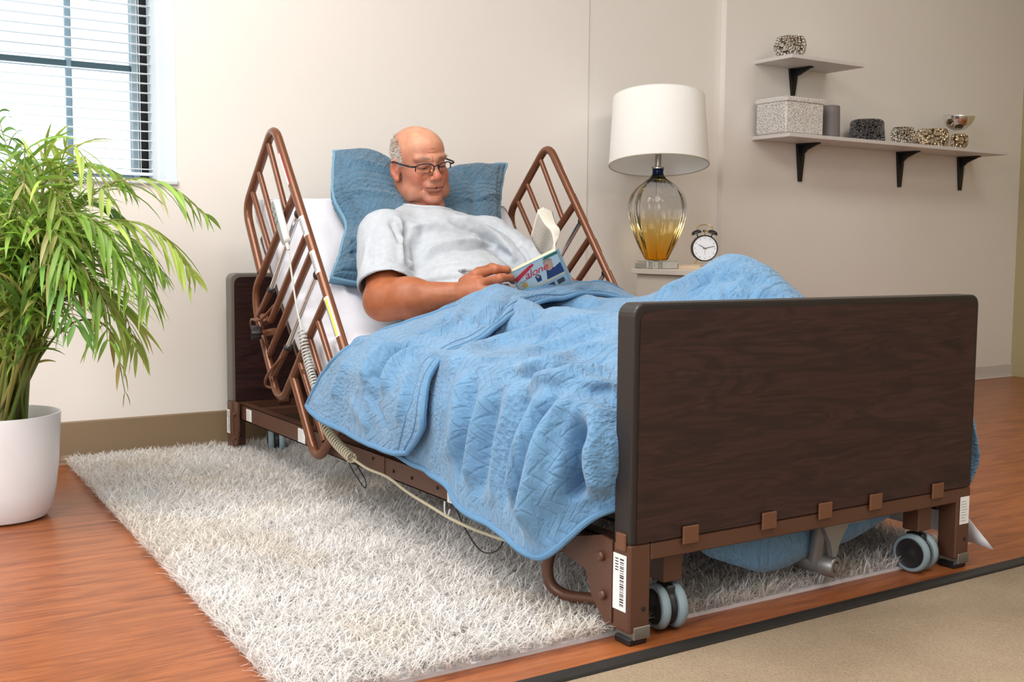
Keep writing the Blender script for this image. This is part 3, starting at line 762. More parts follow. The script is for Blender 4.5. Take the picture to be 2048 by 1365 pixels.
Vf = Vf+Nf*(.004*wob(Vf*np.array([1, 1, 1]), 6, 21, 2))[:, None]
idx = np.arange(na*na).reshape(na, na); Fp = np.stack([idx[:-1, :-1], idx[1:, :-1], idx[1:, 1:], idx[:-1, 1:]], -1).reshape(-1, 4)
Tp = bvh(Vf, Fp)
for pl_, w_, h_ in (([(690, 330), (697, 400), (720, 440), (760, 470)], .02, -.012), ([(672, 452), (700, 480), (735, 500)], .014, .012), ([(668, 470), (700, 500), (728, 530)], .012, -.010), ([(680, 380), (740, 385), (800, 395)], .012, .006), ([(940, 345), (950, 400), (955, 430)], .02, -.006), ([(665, 505), (700, 520), (730, 545)], .012, .009),
                    ([(700, 318), (760, 335), (790, 350)], .015, .006), ([(910, 400), (960, 395), (998, 388)], .010, .006)):
    Vf = crease(Vf, Nf, [hit(Tp, *q) for q in pl_], w_, h_)
# zigzag quilting lines pressed into the sham
def at_uv(a, b):
    fa, fb = a*(na-1), b*(na-1); i, j = min(int(fa), na-2), min(int(fb), na-2); return Vf.reshape(na, na, 3)[i, j]
def stitch(V, N_, pl3, w_=.0028, h_=-.0035):
    best = np.full(len(V), 9.)
    for a, b in zip(pl3[:-1], pl3[1:]):
        ba = b-a; t = np.clip((V-a)@ba/(ba@ba+1e-12), 0, 1); best = np.minimum(best, np.linalg.norm(V-a-t[:, None]*ba, axis=1))
    return V+N_*(h_*np.exp(-(best/w_)**2))[:, None]
# refine the front surface before pressing the lines
Gf = crom(Vf.reshape(na, na, 3), 3); Gf = crom(Gf.transpose(1, 0, 2), 3).transpose(1, 0, 2); nb = Gf.shape[0]
Ub = np.linspace(0, 1, nb); AA, BB = np.meshgrid(Ub, Ub, indexing='ij')
def zig(a0, amp, per, ph, off): return np.abs(((BB-ph)/per) % 1*2-1)*amp+a0+off
dd_ = np.zeros_like(AA)
for off in (0, .035):
    for ph in (0, .075):
        ln_ = np.abs(AA-zig(.05, .20, .15, ph, off)); dd_ -= .0030*np.exp(-(ln_/.007)**2)
for a0 in (.36, .40, .45): ln_ = np.abs(AA-(a0+.008*np.sin(BB*120))); dd_ -= .003*np.exp(-(ln_/.006)**2)
for a0 in (.78, .83): ln_ = np.abs(AA-a0-.03*np.abs((BB*6) % 1*2-1)); dd_ -= .003*np.exp(-(ln_/.006)**2)
rim = np.minimum(np.minimum(AA, 1-AA), np.minimum(BB, 1-BB)); dd_ -= .004*np.exp(-((rim-.035)/.008)**2)
Nb = grid_normals(Gf); Nb *= np.sign(Nb[nb//2, nb//2]@nn_); Gf = Gf+Nb*dd_[..., None]
back = Gf-nn_*(.03+.02*(16*AA*(1-AA)*BB*(1-BB))**.5)[..., None]
back[0], back[-1], back[:, 0], back[:, -1] = Gf[0]-nn_*.004, Gf[-1]-nn_*.004, Gf[:, 0]-nn_*.004, Gf[:, -1]-nn_*.004
PLAIN = m_fabric('blue_cotton', (.165, .335, .475), .3, 300, .06)
uvb = np.stack([AA*.48, BB*.66], -1)
po = grid_mesh('pillow', Gf, SHAM, uv=uvb+.13); grid_mesh('pillow_back', back, PLAIN, po)
ringp = [Gf[0, j] for j in range(0, nb, 3)]+[Gf[i, -1] for i in range(2, nb, 3)]+[Gf[-1, j] for j in range(nb-3, 0, -3)]+[Gf[i, 0] for i in range(nb-3, 1, -3)]
MB().tube(ringp, .0052, 8, closed=True).build('piping', PLAIN, po)
tag(po, 'blue quilted pillow sham leaning behind the man on the raised mattress', 'pillow')

# ================================================================== PERSON
YH, PH, RH = rad(34), rad(14), rad(10)
hf = sin(YH)*cos(PH)*cR-sin(PH)*cU-cos(YH)*cos(PH)*cF; hx = cos(YH)*cR+sin(YH)*cF; hu = np.cross(hf, hx)
if hu@cU < 0: hu = -hu
hx, hu = cos(RH)*hx+sin(RH)*hu, cos(RH)*hu-sin(RH)*hx
HO = atY(838, 325, .462); HS = 1.0
HR = np.stack([hx, hf, hu], 1)
def H(x, y, z): return HO+HR@np.array([x, y, z])*HS
RSH = np.array([.500, .276, .696]); REL = atY(772, 602, .182); RWR = atY(926, 587, .315)
LSH = np.array([.515, .636, .685]); LEL = np.array([.74, .765, .52]); LWR = np.array([.845, .655, .545])
NB = H(.002, .040, -.160)
# --- head and neck
JC = []
fh = Field(np.minimum(H(0, 0, 0), NB)-.17, np.maximum(H(0, 0, 0), NB)+.16, .0019)
def he(c, r, k=.012, mode='add', tilt=0, tz=0):
    R = HR
    if tilt: ca, sa = cos(tilt), sin(tilt); R = HR@np.array([[1, 0, 0], [0, ca, -sa], [0, sa, ca]])
    if tz: ca, sa = cos(tz), sin(tz); R = R@np.array([[ca, 0, sa], [0, 1, 0], [-sa, 0, ca]])
    fh.ell(H(*c), np.array(r)*HS, R, k, mode)
def hc(a, b, ra, rb=None, k=.006, mode='add'): fh.caps(H(*a), H(*b), ra, rb, k, mode)
he((0, -.020, .034), (.0690, .089, .072), .01)
he((0, .028, .040), (.062, .060, .054), .03)
he((0, .026, -.030), (.066, .062, .075), .03)
he((0, .038, -.084), (.063, .056, .033), .02)
he((0, .086, -.101), (.027, .018, .0185), .014)
for s_ in (-1, 1):
    he((s_*.040, .060, -.036), (.024, .024, .026), .02)
    he((s_*.052, .036, -.080), (.022, .036, .030), .020)
    hc((s_*.010, .0885, .020), (s_*.046, .074, .022), .0095, .0080, .012)
he((0, .086, .016), (.016, .010, .012), .014)
for s_ in (-1, 1):
    he((s_*.032, .1010, -.004), (.019, .013, .012), .012, 'sub')
    he((s_*.0315, .0745, -.003), (.0155, .0150, .0135), .004)         # lidded eye
    hc((s_*.018, .0895, .0045), (s_*.046, .0800, .0035), .0034, .0030, .005)     # upper lid fold
    hc((s_*.019, .0885, -.0165), (s_*.043, .0800, -.0155), .0040, .0030, .006)   # under-eye bag
    hc((s_*.019, .0905, -.0060), (s_*.045, .0800, -.0050), .0014, .0010, .002, 'sub')  # lash line
    hc((s_*.020, .087, -.023), (s_*.034, .084, -.029), .0020, .0016, .006, 'sub')
hc((0, .0905, .010), (0, .1100, -.026), .0075, .0105, .010)
he((0, .1115, -.032), (.0130, .0120, .0105), .006)
for s_ in (-1, 1):
    he((s_*.0135, .1020, -.036), (.0078, .0100, .0075), .005)
    he((s_*.0068, .1085, -.0445), (.0038, .0050, .0030), .003, 'sub')
    hc((s_*.0185, .1000, -.034), (s_*.035, .0800, -.070), .0022, .0018, .007, 'sub')   # nasolabial fold
he((0, .0900, -.058), (.030, .016, .020), .012)
he((0, .0985, -.0585), (.0250, .0060, .0042), .008); he((0, .0975, -.0685), (.0230, .0065, .0050), .008)
hc((-.029, .0945, -.0635), (.0, .1035, -.0642), .0009, .0026, .0025, 'sub'); hc((.029, .0945, -.0635), (.0, .1035, -.0642), .0009, .0026, .0025, 'sub')
hc((-.014, .0950, -.0820), (.014, .0950, -.0820), .0030, .0030, .008, 'sub')
for z_, a_ in ((.046, .030), (.058, .034), (.036, .018)): hc((-a_, .0880, z_+.002), (a_, .0895, z_), .0012, .0012, .003, 'sub')
hc((-.004, .0985, .012), (-.004, .097, .030), .0012, .0012, .003, 'sub')
for a_, b_ in (((-.068, .012, -.072), (-.052, .054, -.106)), ((-.052, .054, -.106), (-.024, .084, -.1225)), ((-.024, .084, -.1225), (.024, .084, -.1225)), ((.024, .084, -.1225), (.052, .054, -.106)), ((.052, .054, -.106), (.068, .012, -.072))): JC.append((a_, b_))
# ears
for s_ in (-1, 1):
    R = HR@np.array([[cos(s_*.42), -sin(s_*.42), 0], [sin(s_*.42), cos(s_*.42), 0], [0, 0, 1]])
    fh.ell(H(s_*.0765, -.010, -.016), (.0085, .0185, .033), R, .006)
    fh.ell(H(s_*.0835, -.006, -.012), (.0060, .0105, .020), R, .003, 'sub')
    fh.ell(H(s_*.0745, .000, -.018), (.0070, .0050, .0090), R, .004)
    fh.ell(H(s_*.0755, -.002, -.044), (.0060, .0090, .0095), R, .005)
# neck with folds of skin under the jaw
fh.caps(H(0, -.022, -.05), NB-np.array([.0, 0, .02]), .058, .066, .010)
he((0, .040, -.131), (.050, .042, .014), .006); he((0, .038, -.152), (.054, .046, .014), .006)
hc((-.058, .020, -.110), (-.040, .078, -.142), .0022, .0018, .005, 'sub'); hc((-.040, .078, -.142), (.040, .078, -.142), .0020, .0020, .005, 'sub'); hc((.040, .078, -.142), (.058, .020, -.110), .0018, .0022, .005, 'sub')
for a_, b_ in JC: hc(a_, b_, .0048, .0048, .005, 'sub')
for s_ in (-1, 1): hc((s_*.062, -.02, -.06), (s_*.020, .02, -.165), .013, .010, .014)
Vh, Fh = fh.mesh(); Vh = relax(Vh, Fh, 1, .4)
# --- right arm and hand
def px3(px, py, y): return atY(px, py, y)
fa = Field(np.minimum(np.minimum(RSH, REL), RWR)-.09, np.maximum(np.maximum(RSH, REL), np.maximum(px3(1020, 540, .45), px3(1010, 590, .33)))+.05, .0024)
u1 = (REL-RSH); u2 = (RWR-REL)
fa.caps(RSH, REL, .062, .050, .01)
fa.caps(REL-u2*.06, REL+u2*.35, .047, .047, .03); fa.caps(REL+u2*.3, RWR, .047, .0285, .02)
fa.ell(REL+u2*.28+np.array([0, 0, .006]), (.052, .052, .046), None, .03)
fa.ell(REL+np.array([-.022, -.010, -.018]), (.026, .026, .024), None, .02)
mcp = [px3(952, 551, .345), px3(958, 568, .340), px3(963, 585, .338), px3(962, 601, .342)]
pip = [px3(992, 539, .362), px3(1000, 557, .356), px3(998, 576, .356), px3(990, 593, .362)]
dip = [px3(1014, 540, .392), px3(1020, 556, .392), px3(1013, 575, .390), px3(1004, 590, .390)]
tip = [px3(1022, 549, .430), px3(1026, 563, .428), px3(1020, 580, .424), px3(1010, 592, .42)]
rr = [.0105, .0108, .0100, .0088]
for i in range(4):
    fa.caps(RWR+(mcp[i]-RWR)*.18, mcp[i], .017, .0135, .020)
for i in range(4):
    q = rr[i]; fa.chain([mcp[i], pip[i], dip[i], tip[i]], [q*1.18, q*1.02, q*.9, q*.78], .0035)
    fa.ell(pip[i], (q*1.13,)*3, None, .004)
    fa.ell(mcp[i]+cR*-.001+cU*.003-cF*.004, (q*1.1,)*3, None, .008)
fa.caps((mcp[1]+mcp[2])/2+(RWR-mcp[1])*.35, (mcp[1]+mcp[2])/2, .020, .016, .02)
th_ = [px3(930, 566, .36), px3(958, 545, .385), px3(984, 536, .402), px3(1002, 537, .415)]
fa.chain(th_, [.019, .0135, .0118, .0085], .006)
# tendons and veins on the back of the hand
for i in range(4): fa.caps(RWR+(mcp[i]-RWR)*.35-cF*.017, mcp[i]-cF*.010, .0030, .0034, .006)
fa.caps(REL+u2*.62-cF*.034+cU*.004, RWR-cF*.024-cU*.004, .0025, .0025, .006); fa.caps(RWR-cF*.022-cU*.008, mcp[2]-cF*.012-cU*.006-(mcp[2]-RWR)*.3, .0022, .0022, .005)
Va, Fa = fa.mesh(); Va = relax(Va, Fa, 1, .4)
# --- left arm and hand
fl_ = Field(np.minimum(np.minimum(LSH, LEL), LWR)-.08, np.maximum(np.maximum(LSH, LEL), np.array([.95, .76, .63]))+.06, .003)
fl_.caps(LSH, LEL, .060, .048, .01); fl_.caps(LEL, LWR, .046, .028, .02)
lm = [px3(1090, 556, .600), px3(1094, 564, .605), px3(1096, 573, .61), px3(1098, 582, .615)]
lp = [px3(1084, 548, .565), px3(1088, 558, .562), px3(1088, 568, .565), px3(1090, 578, .57)]
lt = [px3(1070, 548, .56), px3(1072, 558, .555), px3(1074, 568, .56), px3(1076, 578, .565)]
for i in range(4):
    fl_.caps(LWR, lm[i], .018, .0125, .018); fl_.chain([lm[i], lp[i], lt[i]], [.0115, .0105, .0085], .004)
fl_.chain([LWR, px3(1108, 556, .615), px3(1098, 550, .585)], [.018, .0125, .010], .006)
Vl, Fl = fl_.mesh(); Vl = relax(Vl, Fl, 1, .4)
# --- trunk and legs (under the shirt and the quilt)
ft = Field((.2, .08, .40), (1.75, .85, .86), .009)
ft.ell(TP(.30, .462, .105), (.085, .165, .16), np.stack([nn_, [0, 1, 0], dd], 1), .03)
ft.ell(np.array([.62, .462, .545]), (.17, .165, .085), None, .05)
ft.ell(TP(.44, .462, .11), (.10, .165, .14), np.stack([nn_, [0, 1, 0], dd], 1), .04)
ft.caps(NB, TP(.26, .462, .10), .06, .08, .03); ft.caps(RSH, LSH, .055, .055, .04)
for y0, y1, zt in ((.37, .31, .0), (.55, .62, .0)):
    ft.caps((.68, y0, .485), (1.12, (y0+y1)/2, .466), .055, .044, .03); ft.caps((1.12, (y0+y1)/2, .466), (1.54, y1, .458), .042, .034, .02)
ft.caps((1.55, .31, .462), (1.62, .30, .492), .030, .026, .02); ft.caps((1.55, .62, .462), (1.595, .625, .610), .035, .026, .02)
Vt, Ft = ft.mesh(); Vt = relax(Vt, Ft, 2)
# --- join into one body with skin tint
def skin_tint():
    base = np.array([.53, .215, .115]); C = []
    q = (Vh-HO)@HR/HS; x, y, z = q.T; ax_ = np.abs(x)
    c = np.tile(np.array([.46, .195, .122]), (len(q), 1))
    g = lambda *a: np.exp(-(((x-a[0])/a[3])**2+((y-a[1])/a[4])**2+((z-a[2])/a[5])**2))
    g2 = lambda *a: np.exp(-(((ax_-a[0])/a[3])**2+((y-a[1])/a[4])**2+((z-a[2])/a[5])**2))
    def mix(w_, col): nonlocal c; w_ = np.clip(w_, 0, 1)[:, None]; c = c*(1-w_)+np.array(col)*w_
    mix(1.3*g(0, .04, .075, .07, .10, .05), (.62, .32, .20)); mix(.7*g(0, .09, .05, .05, .03, .016), (.56, .215, .14))
    mix(.75*g2(.044, .07, -.032, .022, .04, .022), (.50, .125, .075)); mix(.8*g(0, .115, -.030, .016, .02, .016), (.52, .14, .085))
    mix(.55*g(0, .10, -.095, .04, .05, .02), (.46, .155, .095))
    mix(.6*g(0, .09, -.046, .026, .03, .007), (.42, .23, .17)); mix(.8*g(0, .10, -.0595, .022, .02, .0040), (.46, .13, .09)); mix(.45*g(0, .10, -.070, .019, .02, .005), (.50, .15, .115))
    mix(1.0*np.exp(-((z+.0642-1.8*x*x)/.0019)**2)*(ax_ < .029)*(y > .07), (.10, .03, .025))
    mix(.8*g2(.080, -.01, -.02, .014, .03, .035), (.58, .19, .115)); mix(.9*g2(.088, -.006, -.012, .006, .010, .018), (.30, .08, .05))
    mix(.5*g2(.030, .085, .0215, .018, .03, .0045), (.24, .15, .10))
    mix(.55*g2(.031, .09, -.004, .016, .03, .007), (.42, .19, .13))
    mix(1.0*g2(.0315, .085, -.0056, .0150, .02, .0026), (.03, .015, .012)); mix(.5*g2(.0315, .085, .0045, .016, .02, .002), (.30, .12, .08))
    mix(.6*g2(.035, .085, -.019, .014, .03, .004), (.44, .18, .12))
    nk = np.clip((-z-.095)/.03, 0, 1)*np.clip((.09-y)/.05, 0, 1); mix(.7*nk, (.52, .20, .11))
    stub = np.clip((-z-.075)/.02, 0, 1)*.18+g2(.05, .05, -.075, .02, .03, .03)*.12; mix(stub, (.45, .30, .24))
    C.append(c); n1 = wob(Va, 14, 31)[:, None]
    ca_ = np.tile(np.array([.345, .112, .044]), (len(Va), 1))*(1+.10*n1)
    for i in range(4):
        for p_, w_ in ((mcp[i], .014), (pip[i], .010)):
            k = np.exp(-(np.linalg.norm(Va-p_, axis=1)/(w_+.006))**2)[:, None]*.55; ca_ = ca_*(1-k)+np.array([.52, .175, .095])*k
    hk = np.clip(1-np.linalg.norm(Va-(RWR+mcp[2])/2, axis=1)/.09, 0, 1)[:, None]*.4; ca_ = ca_*(1-hk)+np.array([.38, .135, .07])*hk
    C.append(ca_); C.append(np.tile(np.array([.35, .115, .05]), (len(Vl), 1))); C.append(np.tile(base, (len(Vt), 1))); return np.concatenate(C)
Vall = np.concatenate([Vh, Va, Vl, Vt]); o1, o2, o3 = len(Vh), len(Vh)+len(Va), len(Vh)+len(Va)+len(Vl)
Fall = np.concatenate([Fh, Fa+o1, Fl+o2, Ft+o3])
person = thing('person', 'bald man in grey t-shirt and glasses reading in the bed', 'person', (.6, .46, .45))
me = fast_mesh('body', Vall, Fall); set_tint(me, skin_tint()); me.materials.append(SKIN); shade(me, 180)
body = link('body', me, person)

# --- shirt
fs = Field((.20, .02, .36), (1.0, .92, .88), .0033)
TR = np.stack([nn_, [0, 1, 0], dd], 1)
fs.ell(TP(.300, .456, .118), (.105, .170, .165), TR, .03)
fs.ell(TP(.440, .452, .112), (.125, .168, .150), TR, .05)
fs.ell(np.array([.66, .462, .545]), (.17, .180, .095), None, .05)
fs.caps(RSH+[.01, .02, -.01], LSH+[.01, -.02, -.01], .062, .062, .03)
fs.caps(NB+np.array([.0, 0, -.066]), TP(.26, .462, .12), .074, .09, .04)
fs.caps(H(0, -.04, -.168), RSH+[-.01, .05, .02], .045, .045, .04); fs.caps(H(0, -.04, -.168), LSH+[-.01, -.05, .02], .045, .045, .04)
# right sleeve: flares to the cuff above the elbow
ua = (REL-RSH)/np.linalg.norm(REL-RSH); cuff = RSH+ua*(np.linalg.norm(REL-RSH)*.80)
fs.caps(RSH, cuff+ua*.06, .070, .078, .03)
lb = (LEL-LSH)/np.linalg.norm(LEL-LSH); cuffl = LSH+lb*.20
fs.caps(LSH, cuffl+lb*.05, .068, .072, .03)
cut = ua*.86-cU*.45+cR*.05; cut /= np.linalg.norm(cut)
def plane_cut(F_, p0, nrm, c, r):
    def fn(X): return np.maximum(-((X-p0)@nrm), np.linalg.norm(X-c, axis=-1)-r)
    F_.op(c-r, c+r, fn, .003, 'sub')
plane_cut(fs, cuff, cut, cuff+ua*.085, .115)
plane_cut(fs, cuffl, lb, cuffl+lb*.08, .10)
fs.caps(RSH+ua*.10, cuff+ua*.06, .058, .073, .004, 'sub'); fs.caps(LSH+lb*.1, cuffl+lb*.06, .055, .067, .004, 'sub')
# neck opening
fs.caps(H(0, .0, -.05), NB+np.array([.022, 0, -.034]), .080, .0700, .004, 'sub')
Vs, Fs = fs.mesh(); Vs = relax(Vs, Fs, 2); Ns = vnorm(Vs, Fs)
if (Ns*(Vs-Vs.mean(0))).sum() < 0: Ns = -Ns; Fs = Fs[:, ::-1]
Vs = Vs+Ns*(.0045*wob(Vs*np.array([.7, 1, 1.6]), 4.5, 41, 3)+.0012*wob(Vs, 20, 42, 2))[:, None]
Ts = bvh(Vs, Fs)
for pl_, w_, h_ in (
    ([(812, 440), (812, 470), (815, 520), (812, 560)], .011, -.011), ([(806, 470), (802, 500), (806, 530)], .010, .006),
    ([(780, 440), (795, 470), (806, 500)], .010, -.007), ([(790, 432), (806, 455), (812, 480)], .008, .006),
    ([(815, 535), (860, 515), (905, 498), (940, 497), (985, 502)], .012, -.009), ([(815, 520), (860, 500), (905, 485), (950, 484), (1000, 495)], .012, .008),
    ([(820, 548), (870, 535), (930, 528), (990, 530)], .010, .006), ([(905, 432), (945, 447), (990, 470), (1020, 500), (1034, 525)], .012, .011),
    ([(895, 440), (935, 458), (975, 478), (1010, 505), (1028, 535)], .010, -.010), ([(930, 432), (985, 448), (1025, 475), (1045, 505)], .010, -.007),
    ([(740, 500), (770, 520), (800, 560)], .012, -.005), ([(760, 450), (752, 490), (745, 540)], .014, -.005), ([(745, 560), (770, 556), (800, 552)], .009, .004),
    ([(830, 470), (870, 462), (920, 468), (960, 480)], .013, -.004), ([(820, 455), (850, 448), (880, 450)], .010, .004),
    ([(840, 570), (880, 560), (930, 556)], .010, -.006), ([(830, 585), (870, 578), (905, 575)], .009, .005), ([(838, 440), (845, 470), (835, 500)], .012, -.004),
    ([(735, 470), (728, 530), (722, 580)], .012, .005), ([(960, 485), (1000, 505), (1022, 540)], .010, -.007), ([(1040, 490), (1052, 510), (1058, 530)], .009, -.009)):
    Vs = crease(Vs, Ns, [hit(Ts, *q) for q in pl_], w_, h_)
# pocket seam
for pl_ in ([(948, 463), (955, 474), (962, 488), (966, 497)], [(966, 497), (985, 503), (1008, 512)]):
    Vs = crease(Vs, Ns, [hit(Ts, *q) for q in pl_], .0028, -.0045)
me = fast_mesh('shirt', Vs, Fs); me.materials.append(SHIRT); shade(me, 180); shirt = link('shirt', me, person)
tag(shirt, 'heather grey short sleeved t-shirt')
# ribbed collar and sleeve hem stitching
cc = NB+np.array([.022, 0, -.034]); cax = cc-H(0, .0, -.05); cax /= np.linalg.norm(cax)
Ts = bvh(Vs, Fs); cu1 = np.cross(cax, [0, 1, 0]); cu1 /= np.linalg.norm(cu1); cu2 = np.cross(cax, cu1); ring = []
for a in np.linspace(0, 2*pi, 48, endpoint=False):
    dv = cos(a)*cu1+sin(a)*cu2; st = cc+dv*.0705-cax*.12
    r_ = Ts.ray_cast(Vector(st+dv*.004), Vector(cax))
    ring.append(np.array(r_[0]) if r_[0] is not None else cc+dv*.07)
ring = np.array(ring)
for _ in range(3): ring = (np.roll(ring, 1, 0)+ring*2+np.roll(ring, -1, 0))/4
MB().tube(ring-cax*.001, .0062, 8, closed=True).build('collar', SHIRT, shirt)

# --- hair: short grey strands over the sides and back
q = (Vh-HO)@HR/HS; Nh = vnorm(Vh, Fh)
if (Nh*(Vh-HO)).sum() < 0: Nh = -Nh
x, y, z = q.T; ax_ = np.abs(x)
line = np.where(z > -.002, .030-.30*(z-.0)-.9*np.clip(z-.05, 0, 1), .006)      # front limit of the hair
top = .086-.22*np.clip(y+.03, 0, 1)
reg = (y < line) & (z > -.062) & (z < .112) & ((ax_ > .045+.30*np.clip(z-.03, 0, 1)*(y > -.05)) | (y < -.07)) & ~((z < .018) & (ax_ > .0705) & (y > -.032)) & (z > np.where(y > -.035, -.012, -.052))
cand = np.nonzero(reg)[0]; sel = rng.choice(cand, min(15000, len(cand)*2))
thin = rng.uniform(size=len(sel)) < np.clip(1.25-(z[sel]-.03)/.075, .12, 1); sel = sel[thin]; n = len(sel)
p0 = Vh[sel]+rng.normal(0, .0008, (n, 3)); nr = Nh[sel]
flow = HR@np.array([0, -.75, -.45]); fd = flow[None]-nr*(nr@flow)[:, None]; fd += rng.normal(0, .28, (n, 3)); fd /= np.linalg.norm(fd, axis=1)[:, None]
sd = np.cross(fd, nr); sd /= np.linalg.norm(sd, axis=1)[:, None]+1e-9; le = rng.uniform(.006, .012, n)[:, None]; ww = rng.uniform(.0003, .00055, n)[:, None]
rows = []
for t in (0, .5, 1): c_ = p0+fd*le*t+nr*(.0012+.0020*sin(t*2.2)); rows += [c_-sd*ww*(1-.7*t), c_+sd*ww*(1-.7*t)]
V = np.stack(rows, 1).reshape(-1, 3); b0 = (np.arange(n)*6)[:, None]; F = np.concatenate([b0+np.array([[0, 1, 3, 2]]), b0+np.array([[2, 3, 5, 4]])])
me = fast_mesh('hair', V, F); qq = z[sel]
hc_ = np.where((rng.uniform(size=n) < .25+.45*np.clip((qq-.02)/.05, 0, 1))[:, None], np.array([.30, .22, .16]), np.array([.66, .62, .58]))*(1+rng.normal(0, .12, n))[:, None]
set_tint(me, np.clip(np.repeat(hc_, 6, 0), 0, 1)); me.materials.append(HAIR); shade(me, 180); ho = link('hair', me, person); tag(ho, 'short grey hair at the sides', kind='stuff')
# eyebrows
bs = MB(); n = 0
for s_ in (-1, 1):
    for i in range(60):
        t = random.random(); xx = s_*(.012+.036*t); zz = .0215+.006*sin(t*2.4)+random.gauss(0, .0016); y0 = .099-.55*abs(xx)**1.35
        a = H(xx, y0+.001, zz); b = H(xx+s_*.006, y0-.002, zz+.0015*random.uniform(-1, 1)); bs.tube([a, b], [.00035, .0001], 3, cap=False)
bs.build('eyebrows', mat('brow_hair', (.34, .26, .20), .8), person)

# --- eyeglasses
gl = MB(); LENS = mat('spectacle_lens', (1, 1, 1), 0, 0, Transmission_Weight=1.0, IOR=1.02); GF = mat('black_spectacle_frame', (.02, .02, .03), .3, .6); GG = mat('thin_gold_wire', (.55, .42, .22), .3, .9)
gy, gz = .1075, -.006
def lensp(s_, a):   # rounded rectangle outline
    cx, hw, hh = s_*.0335, .0255, .0155; ca, sa = cos(a), sin(a)
    xx = cx+hw*np.sign(ca)*abs(ca)**.65; zz = gz+hh*np.sign(sa)*abs(sa)**.75
    if sa < 0: zz = gz+hh*.95*np.sign(sa)*abs(sa)**.6
    return H(xx, gy-6.5*(xx*xx)*.9+.0005-.10*(zz-gz)*-1, zz)
eg = None
for s_ in (-1, 1):
    up = [lensp(s_, a) for a in np.linspace(-.25, pi+.25, 26)]; lo = [lensp(s_, a) for a in np.linspace(pi+.25, 2*pi-.25, 24)]
    o = MB().tube(up, [.0018]*26, 8)
    if eg is None: eg = o.build('eyeglasses', GF, person)
    else: o.build('rim', GF, eg)
    MB().tube(lo, .0005, 6).build('wire_rim', GG, eg)
    allp = up+lo; c_ = np.mean(allp, 0); m_ = MB(); nb_ = len(allp); off = hf*.0008
    m_.add([c_+off]+[p+off for p in allp]+[c_-off]+[p-off for p in allp], [(0, i+1, (i+1) % nb_+1) for i in range(nb_)]+[(nb_+1, nb_+1+(i+1) % nb_+1, nb_+1+i+1) for i in range(nb_)]+[(i+1, nb_+2+i, nb_+2+(i+1) % nb_, (i+1) % nb_+1) for i in range(nb_)])
    m_.build('lens', LENS, eg, smooth=False)
    hinge = lensp(s_, 0 if s_ > 0 else pi)+hu*.008
    MB().tube(crom([hinge-hx*s_*.001, hinge+hx*s_*.009-hf*.002, H(s_*.077, .075, gz+.010), H(s_*.082, .03, gz+.012), H(s_*.083, -.008, gz+.014), H(s_*.082, -.028, gz+.002)], 5), .0027, 8).build('temple', GF, eg)
    MB().ball(H(s_*.0105, .1015, gz-.006), (.0015, .004, .005), 8).build('nose_pad', GG, eg)
MB().tube(crom([lensp(-1, .35), H(0, gy+.003, gz+.0095), lensp(1, pi-.35)], 6), .0018, 8).build('bridge', GF, eg)
tag(eg, 'half rim black glasses')

# ================================================================== BOOK AND PEN
bk = thing('book', 'open paperback with a blue cover held by the reading man', 'book', (1.0, .47, .58))
A0 = px3(1019, 546, .400); B0 = px3(1113, 500, .500); 
hd = -.33*cR-.80*cU+.50*cF; wv_ = (B0-A0)/np.linalg.norm(B0-A0); hd -= wv_*(hd@wv_); hd /= np.linalg.norm(hd); nv = np.cross(wv_, hd)
if nv@cF > 0: nv = -nv                 # nv: outward from the cover, towards the camera
bw_, bh_ = np.linalg.norm(B0-A0), .19
PAPER = mat('book_paper', (.72, .62, .43), .8); PAGEW = mat('page_paper', (.66, .62, .55), .8)
COV = mat('blue_book_cover', (.30, .45, .56), .35)
def BP(u, v, w_): return A0+wv_*u+hd*v+nv*w_
MB().prism([BP(0, 0, 0), BP(bw_, 0, 0), BP(bw_, bh_, 0), BP(0, bh_, 0)], nv*.0009).build('front_cover', COV, bk, smooth=False)
# left block of pages, slightly fanned
th_b = .011; blk = MB()
for i in range(9):
    a = -th_b*i/9; e = -.0022*((i*7) % 3)
    blk.prism([BP(.001-e*.6, .001+(i % 2)*.0006, a), BP(bw_-.003, .001, a), BP(bw_-.003, bh_-.001, a), BP(.001-e*.6, bh_-.001, a)], -nv*th_b/9*.86)
blk.build('page_block', PAPER, bk, smooth=False)
# right half standing up from the spine: several curved sheets
hd2 = -.09*cR-.30*cU+.90*cF; hd2 /= np.linalg.norm(hd2)
def sheet(k, lean, hgt, m, nm):
    top = px3(1076+k*3.2, 414+abs(k-3)*1.5, .545+.004*k)+np.array([0, 0, 1])*(hgt)
    c0 = BP(bw_-.003, 0, -.002-.0012*k)-wv_*.0; c1 = BP(bw_+.006, 0, -.02)+np.array([0, 0, .03])+cR*.004*k*lean; hd = hd2; pts = crom([c0, c1*.6+(c0+top)/2*.4, (c1+top)/2*.8+(c0+top)/2*.2-cR*.004, top], 7)
    return np.stack([pts+hd*v for v in np.linspace(0, bh_-.004, 8)], 1)+0*np.stack([pts]*8, 1)
for k in range(9):
    G_ = sheet(k, .6, .0, PAGEW, '')
    grid_mesh('page', G_, PAGEW, bk, thick=.0012)
bcv = grid_mesh('back_cover', sheet(8.6, .6, 0, COV, ''), mat('dark_teal_cover', (.03, .10, .09), .4), bk, thick=.001)
